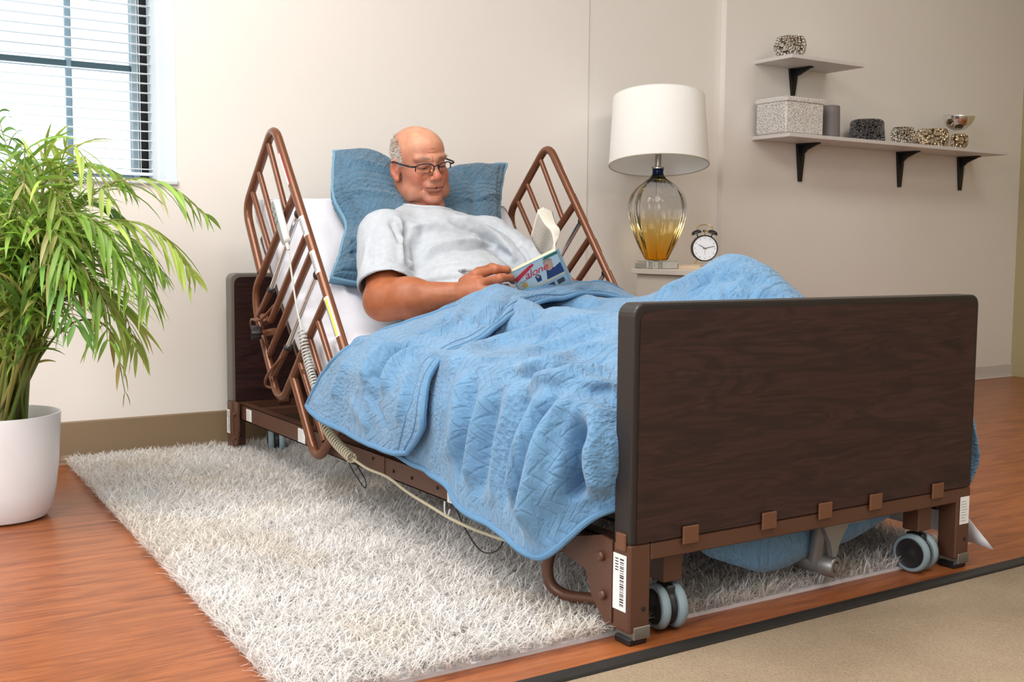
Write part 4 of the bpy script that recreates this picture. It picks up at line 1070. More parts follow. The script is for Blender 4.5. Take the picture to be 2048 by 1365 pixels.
# lines of small print on the visible page
G_ = sheet(-.25, .6, 0, PAGEW, ''); prn = MB()
for i in range(3, len(G_)-2):
    for f_ in (0, .33, .66):
        p_ = G_[i]*(1-f_)+G_[i+1]*f_; off = -cR*.0008-cF*.0004
        j = .4
        while j < 6.3:
            t = random.uniform(.25, .7); a = p_[int(j)]*(1-j % 1)+p_[int(j)+1]*(j % 1); j2 = j+t; b = p_[int(j2)]*(1-j2 % 1)+p_[int(j2)+1]*(j2 % 1)
            up_ = (G_[i+1][0]-G_[i][0]); up_ = up_/np.linalg.norm(up_)*.0011; prn.add([a+off, b+off, b+off+up_, a+off+up_], [(0, 1, 2, 3)]); j = j2+.18
prn.build('print', mat('grey_print', (.22, .20, .18), .7), bk, smooth=False)
MB().prism([BP(bw_-.001, 0, .0009), BP(bw_+.006, 0, -.006), BP(bw_+.006, bh_, -.006), BP(bw_-.001, bh_, .0009)], -wv_*.001).build('spine', COV, bk, smooth=False)
# printing on the cover
def cov(poly, m, nm='cover_print', z=.0012):
    MB().prism([BP(u*bw_, v*bh_, z) for u, v in poly], nv*.0002).build(nm, m, bk, smooth=False)
NAVY = mat('navy_print', (.02, .05, .16), .5); SKP = mat('photo_skin', (.55, .33, .24), .5); GRN = mat('green_print', (.03, .16, .10), .5); CRM = mat('cream_print', (.62, .55, .38), .5); DKP = mat('dark_photo', (.05, .06, .08), .5)
PALE = mat('pale_blue_print', (.50, .62, .68), .4); GREYH = mat('grey_photo_hair', (.30, .27, .25), .6)
cov([(.02, .02), (.98, .02), (.98, .40), (.02, .40)], PALE, z=.0010)
cov([(.03, .13), (.40, .03), (.48, .03), (.48, .06), (.03, .21)], RED)
cov([(.72, .015), (.99, .015), (.99, .055), (.66, .055)], GRN)
cov([(.60, .38), (.66, .22), (.74, .20), (.82, .24), (.97, .20), (.97, .38)], NAVY)
cov([(.66, .22), (.66, .12), (.70, .075), (.78, .07), (.83, .11), (.82, .20), (.76, .25), (.70, .25)], SKP, z=.0014)
cov([(.655, .14), (.66, .085), (.71, .055), (.79, .055), (.835, .09), (.83, .12), (.78, .085), (.70, .09)], GREYH, z=.0016)
cov([(.03, .40), (.97, .38), (.97, .41), (.03, .43)], CRM)
cov([(.04, .43), (.97, .41), (.97, .92), (.04, .92)], COV)
for u in (.08, .30, .55, .76): cov([(u, .46), (u+.15, .455), (u+.15, .53), (u, .54)], DKP, z=.0014)
cov([(.10, .27), (.16, .24), (.22, .27), (.20, .34), (.12, .34)], mat('golden_print', (.55, .38, .12), .5), z=.0014)
cov([(.40, .25), (.47, .22), (.52, .27), (.50, .35), (.41, .35)], NAVY, z=.0014); cov([(.42, .26), (.46, .235), (.49, .27), (.46, .29)], SKP, z=.0016)
for i in range(3): cov([(.10, .235+.0*i), (.36, .215), (.36, .222), (.10, .242)], DKP)
def text3(txt, o, ux, uy, size, m, par, shear=.0, z=.0006):
    cu = bpy.data.curves.new('lettering', 'FONT'); cu.body = txt; cu.size = size; cu.shear = shear; cu.extrude = .0002; cu.space_character = .95
    ob = bpy.data.objects.new('lettering', cu); COL.objects.link(ob); bpy.context.view_layer.update()
    me = bpy.data.meshes.new_from_object(ob.evaluated_get(bpy.context.evaluated_depsgraph_get())); bpy.data.objects.remove(ob)
    nz = np.cross(ux, uy); Mx = Matrix([[ux[i], uy[i], nz[i], o[i]] for i in range(3)]+[[0, 0, 0, 1]]); me.transform(Mx); me.materials.clear(); me.materials.append(m); me.name = 'lettering'
    return link('lettering', me, par)
text3('alone', BP(.22*bw_, .215*bh_, .0018), wv_, -hd, .0315, RED, bk, .35)
text3('Home', BP(.10*bw_, .115*bh_, .0016), wv_, -hd, .013, RED, bk, .35) if False else None
pn = MB(); a, b = px3(917, 542, .372), px3(975, 541, .392); u = (b-a)/np.linalg.norm(b-a)
pno = MB().tube([a, a+u*.0015, a+u*.06, a+u*.14, a+u*.150], [.0030, .0040, .0042, .0042, .0012], 14).build('pen', mat('grey_pen_barrel', (.42, .42, .43), .35, .4)); 
MB().tube([a+u*.018, a+u*.034], .0046, 14).build('pen_ring', mat('dark_grey_ring', (.16, .16, .17), .4), pno)
tag(pno, 'grey ballpoint pen between the fingers of the reading man', 'pen')

# ================================================================== QUILT
def zt(X, Y):
    z = .440+.004*np.sin(X*9)
    ny_ = .37-.06*np.clip((X-.8)/.7, 0, 1); fy = .55+.07*np.clip((X-.8)/.7, 0, 1)
    hN = np.interp(X, [.7, .95, 1.1, 1.3, 1.5, 1.6, 1.7, 1.8, 1.93], [.11, .112, .105, .092, .085, .098, .085, .05, .03])
    hF = np.interp(X, [.7, .95, 1.1, 1.25, 1.4, 1.5, 1.58, 1.68, 1.8, 1.93], [.11, .118, .105, .105, .135, .190, .222, .175, .08, .04])
    wN = np.interp(X, [.7, 1.1, 1.5, 1.93], [.14, .12, .12, .16]); wF = np.interp(X, [.7, 1.1, 1.5, 1.65, 1.93], [.13, .12, .135, .13, .16])
    a = hN*np.exp(-((Y-ny_)/wN)**2); b = hF*np.exp(-((Y-fy)/wF)**2)
    return z+(a**3+b**3)**(1/3)+.35*np.minimum(a, b)
xs = [.86, .95, 1.05, 1.15, 1.25, 1.35, 1.45, 1.55, 1.65, 1.75, 1.85, 1.922]
hem = [(.95, -.05, .25), (1.04, -.05, .245), (1.13, -.055, .23), tuple(atY(812, 922, -.055)), tuple(atY(850, 943, -.055)), tuple(atY(890, 972, -.058)), tuple(atY(920, 1018, -.062)), tuple(atY(985, 1058, -.066)),
       tuple(atY(1040, 1100, -.072)), tuple(atY(1092, 1112, -.072)), tuple(atY(1162, 1040, -.045)), tuple(atY(1226, 1012, -.018))]
yi = [.05, .12, .19, .26, .33, .40, .47, .54, .61, .68, .75, .82, .88]
rows = []
for k, (x, h) in enumerate(zip(xs, hem)):
    h = np.array(h); e0 = np.array([x+.25*(h[0]-x), -.006, .425]); r_ = [h, h*.72+e0*.28+[0, -.012, 0], h*.4+e0*.6+[0, -.020, 0], e0+[0, -.008, -.03], e0+[0, .018, .012]]
    for y in yi: r_.append(np.array([x+(h[0]-x)*.25*max(0, 1-y/.3), y, float(zt(np.array(x), np.array(y)))]))
    zf = .10+.06*sin(k*1.3); r_ += [np.array([x, .925, .415]), np.array([x+.004, .965, .36]), np.array([x+.004, .992+.012*(k % 2), .26]), np.array([x+.004, 1.0+.015*(k % 2), .5*(.26+zf)]), np.array([x-.004, .99+.012*(k % 2), zf])]
    kx = max(0, (x-1.78)/.14)*.050
    for j in range(5): r_[j] = r_[j]+np.array([0, kx*(1 if j < 4 else .3), 0])
    rows.append(np.array(r_))
Gq = crom(np.array(rows), 20); Gq = crom(Gq.transpose(1, 0, 2), 11).transpose(1, 0, 2)
def quads(a, b):
    i = np.arange(a*b).reshape(a, b); return np.stack([i[:-1, :-1], i[1:, :-1], i[1:, 1:], i[:-1, 1:]], -1).reshape(-1, 4)
def arcuv(G):
    du = np.linalg.norm(np.diff(G, axis=0), axis=-1).mean(1); dv = np.linalg.norm(np.diff(G, axis=1), axis=-1).mean(0)
    u = np.concatenate([[0], np.cumsum(du)]); v = np.concatenate([[0], np.cumsum(dv)]); return np.stack(np.meshgrid(u, v, indexing='ij'), -1)
def outn(G):
    n = grid_normals(G)
    if n[n.shape[0]//2, n.shape[1]//2][2] < 0: n = -n
    return n
def sculpt(G, folds, seed, puff=.0045):
    Nq = outn(G).reshape(-1, 3); V = G.reshape(-1, 3); side_ = np.clip((.40-V[:, 2])/.06, 0, 1)*(V[:, 1] < .2)
    V = V+Nq*(side_*.008*wob(V*np.array([1, .1, .22]), 3.4, seed+5, 2)+(1-side_)*.005*wob(V*np.array([.5, 1.1, 1]), 4.5, seed+6, 2))[:, None]
    V = V+Nq*(puff*wob(V, 3.2, seed, 2)+.0022*wob(V, 11, seed+1, 2))[:, None]
    T = bvh(V, quads(*G.shape[:2])); F2 = [([hit(T, *q) for q in p], w_, h_) for p, w_, h_ in folds]
    for p, w_, h_ in F2:
        p = [q for q in p if q is not None and q[0] > .6]
        V = crease(V, Nq, p, w_, h_)
    return V.reshape(G.shape)
folds = [
 ([(905, 735), (955, 700), (1020, 680), (1120, 655), (1226, 628)], .020, .014), ([(1016, 728), (1080, 705), (1150, 684), (1226, 658)], .016, .014), ([(1025, 745), (1100, 728), (1152, 711), (1226, 690)], .016, .012),
 ([(960, 722), (1040, 716), (1101, 694), (1226, 645)], .012, -.012), ([(1000, 752), (1090, 742), (1150, 728), (1226, 712)], .012, -.013), ([(1060, 760), (1130, 752), (1226, 742)], .018, .014),
 ([(990, 668), (1060, 640), (1150, 612), (1220, 605)], .022, -.016), ([(1060, 690), (1130, 650), (1200, 628)], .010, -.008),
 ([(930, 741), (917, 847), (900, 925)], .020, .014), ([(950, 754), (930, 856), (918, 966)], .013, -.015), ([(985, 775), (952, 873), (935, 975)], .018, .013),
 ([(1000, 775), (975, 880), (958, 1000)], .012, -.012), ([(1030, 770), (1010, 847), (985, 1017)], .018, .010), ([(1060, 775), (1030, 870), (1005, 1030)], .012, -.011),
 ([(1105, 775), (1056, 873), (1028, 1025)], .022, .018), ([(1125, 790), (1078, 870), (1048, 990), (1043, 1060)], .014, -.018), ([(1170, 775), (1108, 873), (1080, 975), (1062, 1085)], .026, .032),
 ([(1228, 780), (1160, 840), (1130, 930), (1100, 1030)], .022, .016), ([(1185, 850), (1152, 886), (1146, 940), (1162, 1000)], .020, -.042), ([(1215, 800), (1200, 870), (1188, 940), (1205, 1000)], .028, .030),
 ([(1226, 850), (1222, 900), (1226, 960)], .018, .012), ([(1226, 775), (1180, 795), (1130, 830)], .014, -.014),
 ([(1300, 600), (1360, 570), (1425, 545), (1462, 522)], .022, .010), ([(1375, 597), (1410, 565), (1440, 530)], .012, -.012), ([(1440, 597), (1490, 560), (1475, 530)], .016, .006), ([(1418, 568), (1480, 556), (1540, 570)], .008, -.006), ([(1480, 597), (1490, 580)], .012, .008), ([(1530, 597), (1520, 575)], .012, .008)]
Gm = sculpt(Gq, folds, 51, .006)
UVm = arcuv(Gm); qo = grid_mesh('quilt', Gm, QUILT, uv=UVm, thick=.007)
tag(qo, 'light blue quilt over the legs of the man, folded back at the waist', 'quilt')
# turned back upper layer
Hp = [tuple(atY(614, 806, -.055)), tuple(atY(650, 745, -.040)), tuple(atY(682, 704, -.022)), tuple(atY(740, 672, .055)), tuple(atY(800, 650, .13)), tuple(atY(850, 633, .195)), tuple(atY(915, 616, .275)), tuple(atY(980, 604, .36)), tuple(atY(1060, 579, .46)), tuple(atY(1150, 566, .60)), tuple(atY(1232, 574, .78)), (.93, .925, .44), (.95, .965, .28)]
Ep = [tuple(atY(828, 906, -.078)), tuple(atY(846, 855, -.076)), tuple(atY(852, 790, -.062)), tuple(atY(862, 745, -.03)), tuple(atY(905, 702, .045)), tuple(atY(950, 682, .11)), tuple(atY(990, 655, .185)), tuple(atY(1022, 632, .27)), tuple(atY(1062, 612, .37)), tuple(atY(1130, 592, .50)), tuple(atY(1225, 592, .68)), (1.20, .925, .46), (1.18, .975, .30)]
Hp, Ep = np.array(Hp), np.array(Ep); rows = []
for t in np.linspace(0, 1, 7):
    r_ = Hp*(1-t)+Ep*t
    if 0 < t < 1:
        for j in range(len(r_)):
            x, y, z = r_[j]
            if 0 < y < .9: r_[j][2] = max(z+.012*sin(pi*t), float(zt(np.array(x), np.array(y)))+.014)
            elif y <= 0: r_[j][1] -= .016*sin(pi*t); 
    rows.append(r_)
rows = np.array(rows)
hemc = np.array([tuple(atY(px, py, -.062)) for px, py in ((614, 812), (650, 838), (695, 862), (735, 882), (772, 897), (800, 905), (826, 905))]); rows[:, 0] = hemc; rows[1:-1, 0, 1] -= .014; rows[-1, 0, 1] -= .012
Gf = crom(rows, 22); Gf = crom(Gf.transpose(1, 0, 2), 18).transpose(1, 0, 2)
ffl = [([(830, 690), (790, 706), (762, 730), (748, 775)], .013, -.016), ([(800, 690), (770, 700), (740, 730), (728, 770)], .018, .013), ([(860, 690), (810, 712), (780, 745), (770, 790)], .018, .012), ([(747, 740), (750, 775), (752, 805)], .012, -.012),
       ([(700, 720), (680, 760), (665, 800)], .020, .008), ([(820, 740), (805, 800), (795, 850)], .013, .007), ([(840, 700), (825, 760), (815, 830)], .012, -.008), ([(900, 625), (880, 650), (830, 668)], .012, -.012), ([(930, 618), (905, 650), (860, 672)], .016, .012),
       ([(1000, 600), (965, 630), (930, 655)], .016, .010), ([(1030, 592), (1000, 625), (965, 655)], .010, -.009), ([(1040, 585), (1100, 583), (1180, 582)], .008, -.006), ([(890, 650), (940, 640), (980, 650)], .010, -.006), ([(700, 800), (720, 830), (740, 860)], .014, .006), ([(730, 780), (755, 820), (775, 860)], .010, -.006)]
Gl = sculpt(Gf, ffl, 61, .005)
grid_mesh('turned_back_layer', Gl, QUILT, qo, uv=arcuv(Gl)+np.array([.11, .02]), thick=.009)
Nl = outn(Gl)
band = [Gl[-1, j] for j in range(Gl.shape[1])]
MB().tube(Gl[-1, ::2], .0062, 8).tube(Gl[:, 0][::2], .0062, 8).tube(Gl[0, ::2], .0055, 8).build('edge_binding', QUILT_B := m_fabric('blue_binding', (.105, .24, .41), .3, 260, .05), qo)
for k_ in (8, 17): MB().tube(Gl[-k_, 2::2]-Nl[-k_, 2::2]*(-.0005), .0016, 6).build('stitched_cord', QUILT_B, qo)
MB().tube(Gm[::2, 0], .0062, 8).build('edge_binding', QUILT_B, qo)
# tail of the quilt hanging down between mattress and footboard
tl = []
for y in np.linspace(.10, .93, 40):
    zb = np.interp(y, [.10, .25, .36, .45, .62, .75, .93], [.20, .10, .058, .055, .075, .118, .12])
    x0 = 1.905+.006*sin(y*21); top = float(zt(np.array(1.88), np.array(y)))
    tl.append(crom([(1.90, y, top), (1.908, y, top-.03), (x0+.002, y, .33), (x0, y, .22), (x0-.006-.01*sin(y*13), y, zb)], 8))
grid_mesh('hanging_tail', np.array(tl), QUILT, qo, uv=arcuv(np.array(tl)), thick=.006)

# ================================================================== HAND CONTROL WITH COILED CORD
def at_rail(px, py, y): return atY(px, py, y)
hcn = thing('hand_control', 'white bed remote hooked on the near rail with a coiled cord', 'remote control', tuple(at_rail(565, 445, -.035)))
c0, c1 = at_rail(549, 404, -.035), at_rail(573, 488, -.035); ax = (c1-c0); Lr = np.linalg.norm(ax); ax /= Lr; sdv = np.cross(ax, [0, 1, 0]); sdv /= np.linalg.norm(sdv)
if sdv@cR < 0: sdv = -sdv
fdv = np.array([0., -1, 0]); fdv = fdv*.80+cR*-.35; fdv -= ax*(fdv@ax); fdv /= np.linalg.norm(fdv); sdv = np.cross(fdv, ax)
if sdv@cR < 0: sdv = -sdv
def RC(u, v, w_): return c0+ax*u+sdv*v+fdv*w_
def stadium(w0, w1, u0, u1, n=14):
    p = [(u0-w0*cos(a)*.9, w0*sin(a)) for a in np.linspace(-pi/2, pi/2, n)]+[(u1+w1*cos(a)*.9, w1*sin(a)) for a in np.linspace(pi/2, -pi/2, n)]
    return p
mb = MB(); ls = []
for (g, w_) in ((.86, -.010), (1.0, -.007), (1.0, .004), (.90, .008), (.0, .0085)):
    ls.append([RC(.0+(.018+(u-.018)*(1 if g > .1 else .5)), v*g, w_) for u, v in stadium(.0215, .014, .018, Lr-.012)])
np_ = len(ls[0]); mb.v = [tuple(p) for l_ in ls for p in l_]
mb.f = [(i*np_+j, i*np_+(j+1) % np_, (i+1)*np_+(j+1) % np_, (i+1)*np_+j) for i in range(4) for j in range(np_)]+[tuple(range(np_))]; mb.m = [0]*len(mb.f)
mb.build('handset', mat('handset_white', (.62, .63, .62), .4), hcn)
mb = MB(); pts = [RC(u, v*.78, .0086) for u, v in stadium(.0215, .014, .020, Lr-.016)]; mb.prism(pts, fdv*.0008); kp = mb.build('keypad', mat('handset_grey_panel', (.30, .33, .32), .5), hcn, smooth=False)
for i in range(3):
    for v in (-.0068, .0068):
        b_ = RC(.026+.021*i, v*(1.1-.13*i), .0094); MB().lathe([(.0045, 0), (.0042, .0014), (.0006, .0016)], b_, 14, axis=fdv).build('button', mat('button_grey', (.18, .20, .20), .5), kp) if i+v < 9 else None
# straight then coiled cord
cend = RC(Lr, 0, -.001); MB().tube([cend-ax*.004, cend+ax*.020], [.0062, .0040], 10).build('strain_relief', mat('cord_white', (.60, .60, .57), .5), hcn)
CW = mat('cord_light_grey', (.56, .565, .54), .5); CBE = mat('cord_beige', (.44, .40, .29), .5)
pA = crom([cend+ax*.015, at_rail(585, 560, -.034), at_rail(593, 612, -.034), at_rail(602, 655, -.034), at_rail(604, 662, -.034)], 8); MB().tube(pA, .0026, 8).build('cord', CW, hcn)
def coil(path, r, turns, wr, m, nm):
    P = crom(path, 30); seg = np.linalg.norm(np.diff(P, axis=0), axis=1); s_ = np.concatenate([[0], np.cumsum(seg)]); n = turns*14
    t = np.linspace(0, s_[-1], n); C = np.stack([np.interp(t, s_, P[:, k]) for k in range(3)], 1); T = np.gradient(C, axis=0); T /= np.linalg.norm(T, axis=1)[:, None]
    a = np.cross(T, [0, 1, .1]); a /= np.linalg.norm(a, axis=1)[:, None]; b = np.cross(T, a); ph = np.arange(n)*2*pi/14
    Q = C+r*(np.cos(ph)[:, None]*a+np.sin(ph)[:, None]*b); return MB().tube(Q, wr, 6).build(nm, m, hcn)
coil([at_rail(604, 662, -.034), at_rail(613, 712, -.034), at_rail(627, 762, -.036), at_rail(640, 800, -.040)], .0098, 23, .0024, CW, 'coiled_cord')
coil([at_rail(640, 800, -.040), at_rail(648, 845, -.046), at_rail(672, 885, -.046), at_rail(705, 918, -.046)], .0108, 23, .0027, CBE, 'coiled_cord')
pB = crom([at_rail(705, 918, -.040), at_rail(735, 938, -.036), at_rail(775, 955, -.030), at_rail(815, 985, -.030), at_rail(860, 1013, -.030), at_rail(905, 1040, -.030), at_rail(960, 1064, -.030), at_rail(1030, 1085, -.02), (1.70, .03, .115), (1.76, .15, .11)], 8); MB().tube(pB, .0034, 8).build('cord', CBE, hcn)

# ================================================================== NIGHTSTAND, LAMP, CLOCK, BOOK
NSM = m_fabric('greige_laminate', (.56, .51, .45), .02, 40, .015)
nz = .585
ns = thing('nightstand', 'small greige bedside cabinet behind the quilt with lamp and clock on top', 'nightstand', (.22, 1.76, 0))
MB().box((.015, 1.580, nz-.020), (.43, 1.95, nz), .002).build('top', NSM, ns, smooth=False)
MB().box((.025, 1.600, .03), (.41, 1.93, nz-.0205), .002).build('cabinet_body', NSM, ns, smooth=False)
for z0, z1 in ((.36, .555), (.06, .345)):
    d_ = MB().box((.41, 1.607, z0), (.426, 1.923, z1), .002).build('drawer', NSM, ns, smooth=False)
    MB().tube([(.426, 1.80, (z0+z1)/2), (.44, 1.80, (z0+z1)/2), (.44, 1.88, (z0+z1)/2), (.426, 1.88, (z0+z1)/2)], .004, 8).build('handle', CHROME, d_)
for x in (.03, .38):
    for y in (1.61, 1.89): MB().box((x, y, 0), (x+.03, y+.03, .03)).build('foot', BLACKP, ns, smooth=False)
lx, ly = .090, 1.642
lamp = thing('table_lamp', 'table lamp with white drum shade and ribbed blue to amber glass base', 'lamp', (lx, ly, nz))
ACR = mat('clear_acrylic', (.95, .97, .95), .02, 0, Transmission_Weight=.85, IOR=1.45)
MB().box((lx-.058, ly-.058, nz), (lx+.058, ly+.058, nz+.030), .002).build('acrylic_base', ACR, lamp, smooth=False)
gz0 = nz+.032
def glassmat():
    m = mat('ombre_glass', (1, 1, 1), .0, 0, Transmission_Weight=1.0, IOR=1.22); b = bsdf(m); t = N(m, 'ShaderNodeTexCoord'); s_ = N(m, 'ShaderNodeSeparateXYZ'); lk(m, t.outputs['Object'], s_.inputs[0])
    z = math_(m, 'DIVIDE', s_.outputs[2], .37)
    c = ramp(m, z, [(.04, (.95, .50, .06)), (.20, (1, .66, .16)), (.44, (1, .86, .50)), (.60, (.96, .96, .95)), (.80, (.86, .89, .94)), (.89, (.45, .56, .74)), (.95, (.06, .15, .34))])
    lk(m, c, b.inputs['Base Color']); b.inputs['Specular IOR Level'].default_value = .8; return m
prof = [(.034, 0), (.044, .004), (.056, .028), (.075, .070), (.095, .122), (.108, .168), (.113, .205), (.110, .240), (.098, .272), (.078, .298), (.052, .320), (.032, .336), (.023, .350), (.021, .362), (.0225, .378)]
pr = crom([(r, z) for r, z in prof], 4); pr = [(r*.985, z*.93) for r, z in pr]
def rib(a, z): t = np.clip(min((z-.004)/.05, (.34-z)/.06), 0, 1); return 1+.055*t*(abs(cos(a*6)))-.030*t
outer = MB().lathe(pr, (lx, ly, gz0), 132, mod=rib); 
inner = [(max(r-.0035, .004), z+(.004 if i == 0 else 0)) for i, (r, z) in enumerate(pr)]
outer.lathe(inner, (lx, ly, gz0), 132, mod=rib)
go = outer.build('glass_body', glassmat(), lamp, ang=180)
# keep the shell's two skins with opposite normals
me = go.data; go.data.flip_normals() if False else None
MB().tube([(lx, ly, gz0+.006), (lx+.002, ly+.004, gz0+.10), (lx, ly, gz0+.20), (lx, ly, gz0+.35)], .0016, 8).tube([(lx, ly, nz+.004), (lx, ly, gz0+.012)], .010, 14).build('inner_cord', STEEL, lamp)
MB().lathe([(.024, 0), (.024, .006), (.012, .010), (.012, .075), (.016, .078), (.016, .105), (.010, .110)], (lx, ly, gz0+.348), 24).tube([(lx-.03, ly, gz0+.44), (lx+.03, ly, gz0+.44)], .004, 8).build('lamp_neck', mat('brushed_nickel', (.42, .40, .37), .28, 1), lamp)
SH = mat('shade_linen', (.90, .90, .88), .8, 0, Transmission_Weight=.0); bsdf(SH).inputs['Emission Color'].default_value = (1, .96, .9, 1); bsdf(SH).inputs['Emission Strength'].default_value = 0
sz0, sz1 = .975, 1.235
sh_ = MB().lathe([(.1885, 0), (.1890, .001), (.1725, sz1-sz0)], (lx, ly, sz0), 80); sh_.f = sh_.f[:-2]+[] ; sh_.m = [0]*len(sh_.f)
sh2 = MB().lathe([(.1865, 0), (.1705, sz1-sz0)], (lx, ly, sz0), 80); sh2.f = sh2.f[:-2]; sh_.add(sh2.v, sh2.f)
tx = Matrix.Translation((lx, ly, 1.105)) @ Matrix.Rotation(rad(-9.0), 4, Vector(cR)) @ Matrix.Translation((-lx, -ly, -1.105))
def tilt(m_): m_.v = [tuple(tx@Vector(p)) for p in m_.v]; return m_
o = tilt(sh_).build('lamp_shade', SH, lamp)
TRIM = mat('shade_trim', (.50, .46, .38), .5)
tilt(MB().tube([(lx+.1880*cos(a), ly+.1880*sin(a), sz0) for a in np.linspace(0, 2*pi, 72, endpoint=False)], .0022, 6, closed=True)).build('shade_rim', TRIM, o)
tilt(MB().tube([(lx+.1715*cos(a), ly+.1715*sin(a), sz1) for a in np.linspace(0, 2*pi, 72, endpoint=False)], .0020, 6, closed=True)).build('shade_rim', SH, o)
sp = MB()
for a in (0.4, 2.5, 4.6): sp.tube([(lx, ly, sz1-.02), (lx+.1715*cos(a), ly+.1715*sin(a), sz1-.004)], .0016, 6)
sp = tilt(sp)
sp.tube([(lx, ly, gz0+.45), (lx+.055, ly, gz0+.50), (lx+.05, ly, sz1-.05), (lx, ly, sz1-.02)], .0016, 6).tube([(lx, ly, gz0+.45), (lx-.055, ly, gz0+.50), (lx-.05, ly, sz1-.05), (lx, ly, sz1-.02)], .0016, 6).build('spider_fitting', STEEL, lamp)
# flat book under the clock
b2 = thing('book', 'thin cream book lying flat on the nightstand under the alarm clock', 'book', (.18, 1.80, nz))
MB().box((.105, 1.704, nz), (.265, 1.885, nz+.0012)).box((.105, 1.704, nz+.0168), (.265, 1.885, nz+.018)).box((.105, 1.704, nz), (.1065, 1.885, nz+.018)).build('cover', mat('cream_cover', (.66, .60, .52), .5), b2, smooth=False)
MB().box((.108, 1.706, nz+.0013), (.262, 1.882, nz+.0167)).build('page_block', mat('peach_pages', (.72, .56, .40), .7), b2, smooth=False)
ck = thing('alarm_clock', 'black twin bell alarm clock standing on the thin cream book', 'clock', (.2, 1.79, nz+.018))
fz = np.array([.86, -.50, 0]); fz /= np.linalg.norm(fz); cc_ = np.array([.19, 1.795, nz+.018+.062]); rx_ = np.cross([0, 0, 1], fz)
MB().lathe([(.045, -.022), (.0495, -.018), (.0505, -.006), (.0505, .012), (.0475, .015), (.0455, .011)], cc_, 48, axis=fz).build('case', BLACKP, ck)
dial = MB().lathe([(.046, 0), (.046, .001), (.0005, .001)], cc_+fz*.0105, 48, axis=fz).build('dial', mat('white_dial', (.80, .83, .90), .25), ck)
def CK(a, r, w_=0.0125): return cc_+fz*w_+r*(sin(a)*rx_+cos(a)*np.array([0, 0, 1]))
tk = MB()
for i in range(12): tk.tube([CK(i*pi/6, .036), CK(i*pi/6, .041)], .0007, 5)
tk.build('hour_mark', INK, dial)
MB().tube([CK(rad(300), .028), CK(rad(120), .006)], [.0010, .0017], 6).build('hour_hand', mat('navy_hand', (.02, .05, .12), .4), ck)
MB().tube([CK(rad(78), .038), CK(rad(258), .007)], [.0008, .0015], 6).build('minute_hand', INK, ck)
MB().tube([CK(rad(180), .024), CK(0, .003)], .0006, 5).build('second_hand', STEEL, ck)
MB().lathe([(.0022, 0), (.0022, .003), (.0003, .0035)], CK(0, 0, .012), 10, axis=fz).build('pin', BRASS := mat('brass', (.65, .45, .18), .25, 1), ck)
for s_ in (-1, 1):
    bc = cc_+rx_*s_*.030+np.array([0, 0, .055]); axb = rx_*s_*.35+np.array([0, 0, 1.]); MB().lathe([(.0200, 0), (.0195, .004), (.016, .010), (.009, .0135), (.001, .0145)], bc, 28, axis=axb).tube([bc-axb*.012, bc+axb*.003], .0022, 8).build('bell', BLACKP, ck)
    MB().tube([cc_+rx_*s_*.026-np.array([0, 0, .040]), cc_+rx_*s_*.036-np.array([0, 0, .062])], [.0030, .0022], 8).build('foot', BRASS, ck)
    
MB().tube(crom([cc_+rx_*-.030+np.array([0, 0, .068]), cc_+rx_*-.026+np.array([0, 0, .083]), cc_+np.array([0, 0, .090]), cc_+rx_*.026+np.array([0, 0, .083]), cc_+rx_*.030+np.array([0, 0, .068])], 8), .0016, 8).build('handle', BRASS, ck)
MB().tube([cc_+np.array([0, 0, .05]), cc_+np.array([0, 0, .064])], .0014, 6).box((-.006, -.004, -.004), (.006, .004, .004), .001, R=np.eye(3), at=cc_+np.array([0, 0, .066])).build('hammer', BRASS, ck)

# ================================================================== SHELVES AND DECOR
SHW = mat('shelf_laminate', (.66, .63, .62), .45); BKT = mat('black_bracket', (.006, .006, .007), .35)
def shelf(label, y0, y1, z, brs, drop, grp=None):
    s_ = thing('wall_shelf', label, 'shelf', (WX, (y0+y1)/2, z), 'white wall shelves on black brackets')
    MB().box((WX, y0, z), (.085, y1, z+.016), .0015).build('board', SHW, s_, smooth=False)
    for y in brs:
        h = drop
        pr_ = [(WX, z), (WX, z-h), (WX+.006, z-h), (WX+.012, z-h*.55), (WX+.020, z-h*.30), (WX+.045, z-.030), (WX+.105, z-.008), (WX+.110, z)]
        o_ = MB().prism([(x, y-.005, zz) for x, zz in pr_], (0, .010, 0)).build('bracket', BKT, s_, smooth=False)
        pl_ = MB().prism([(WX+.001, y-.027, z-.0005), (WX+.001, y+.027, z-.0005), (WX+.001, y+.0085, z-h), (WX+.001, y-.0085, z-h)], (.011, 0, 0)); pl_.build('bracket_plate', BKT, o_, smooth=False)
        MB().prism([(WX+.01, y-.027, z-.0002), (-.02, y-.012, z-.0002), (-.02, y+.012, z-.0002), (WX+.01, y+.027, z-.0002)], (0, 0, -.006)).build('bracket_arm', BKT, o_, smooth=False)
    return s_
shelf('short white shelf on one black bracket, the upper one of two', 2.352, 2.800, 1.452, [2.585], .115)
shelf('long white shelf on three black brackets, the lower one of two', 2.350, 3.86, 1.130, [2.645, 3.325, 3.79], .165)
sz = 1.1465
def perf_mat(name, base, dark, scale):
    m = mat(name, base, .5); v = coords(m, (1, 1, 1)); vo = N(m, 'ShaderNodeTexVoronoi'); vo.inputs['Scale'].default_value = scale; vo.inputs['Randomness'].default_value = .55; lk(m, v, vo.inputs['Vector'])
    lk(m, ramp(m, vo.outputs['Distance'], [(.20, dark), (.34, base)]), bsdf(m).inputs['Base Color']); bump(m, vo.outputs['Distance'], .8, .004); return m
WOV = perf_mat('white_woven', (.70, .68, .66), (.16, .15, .15), 125)
bxx = thing('storage_box', 'square white woven box at the left end of the lower shelf', 'box', (-.02, 2.47, sz))
MB().box((-.105, 2.345, sz), (.068, 2.572, sz+.138), .006).build('box_body', WOV, bxx, smooth=False)
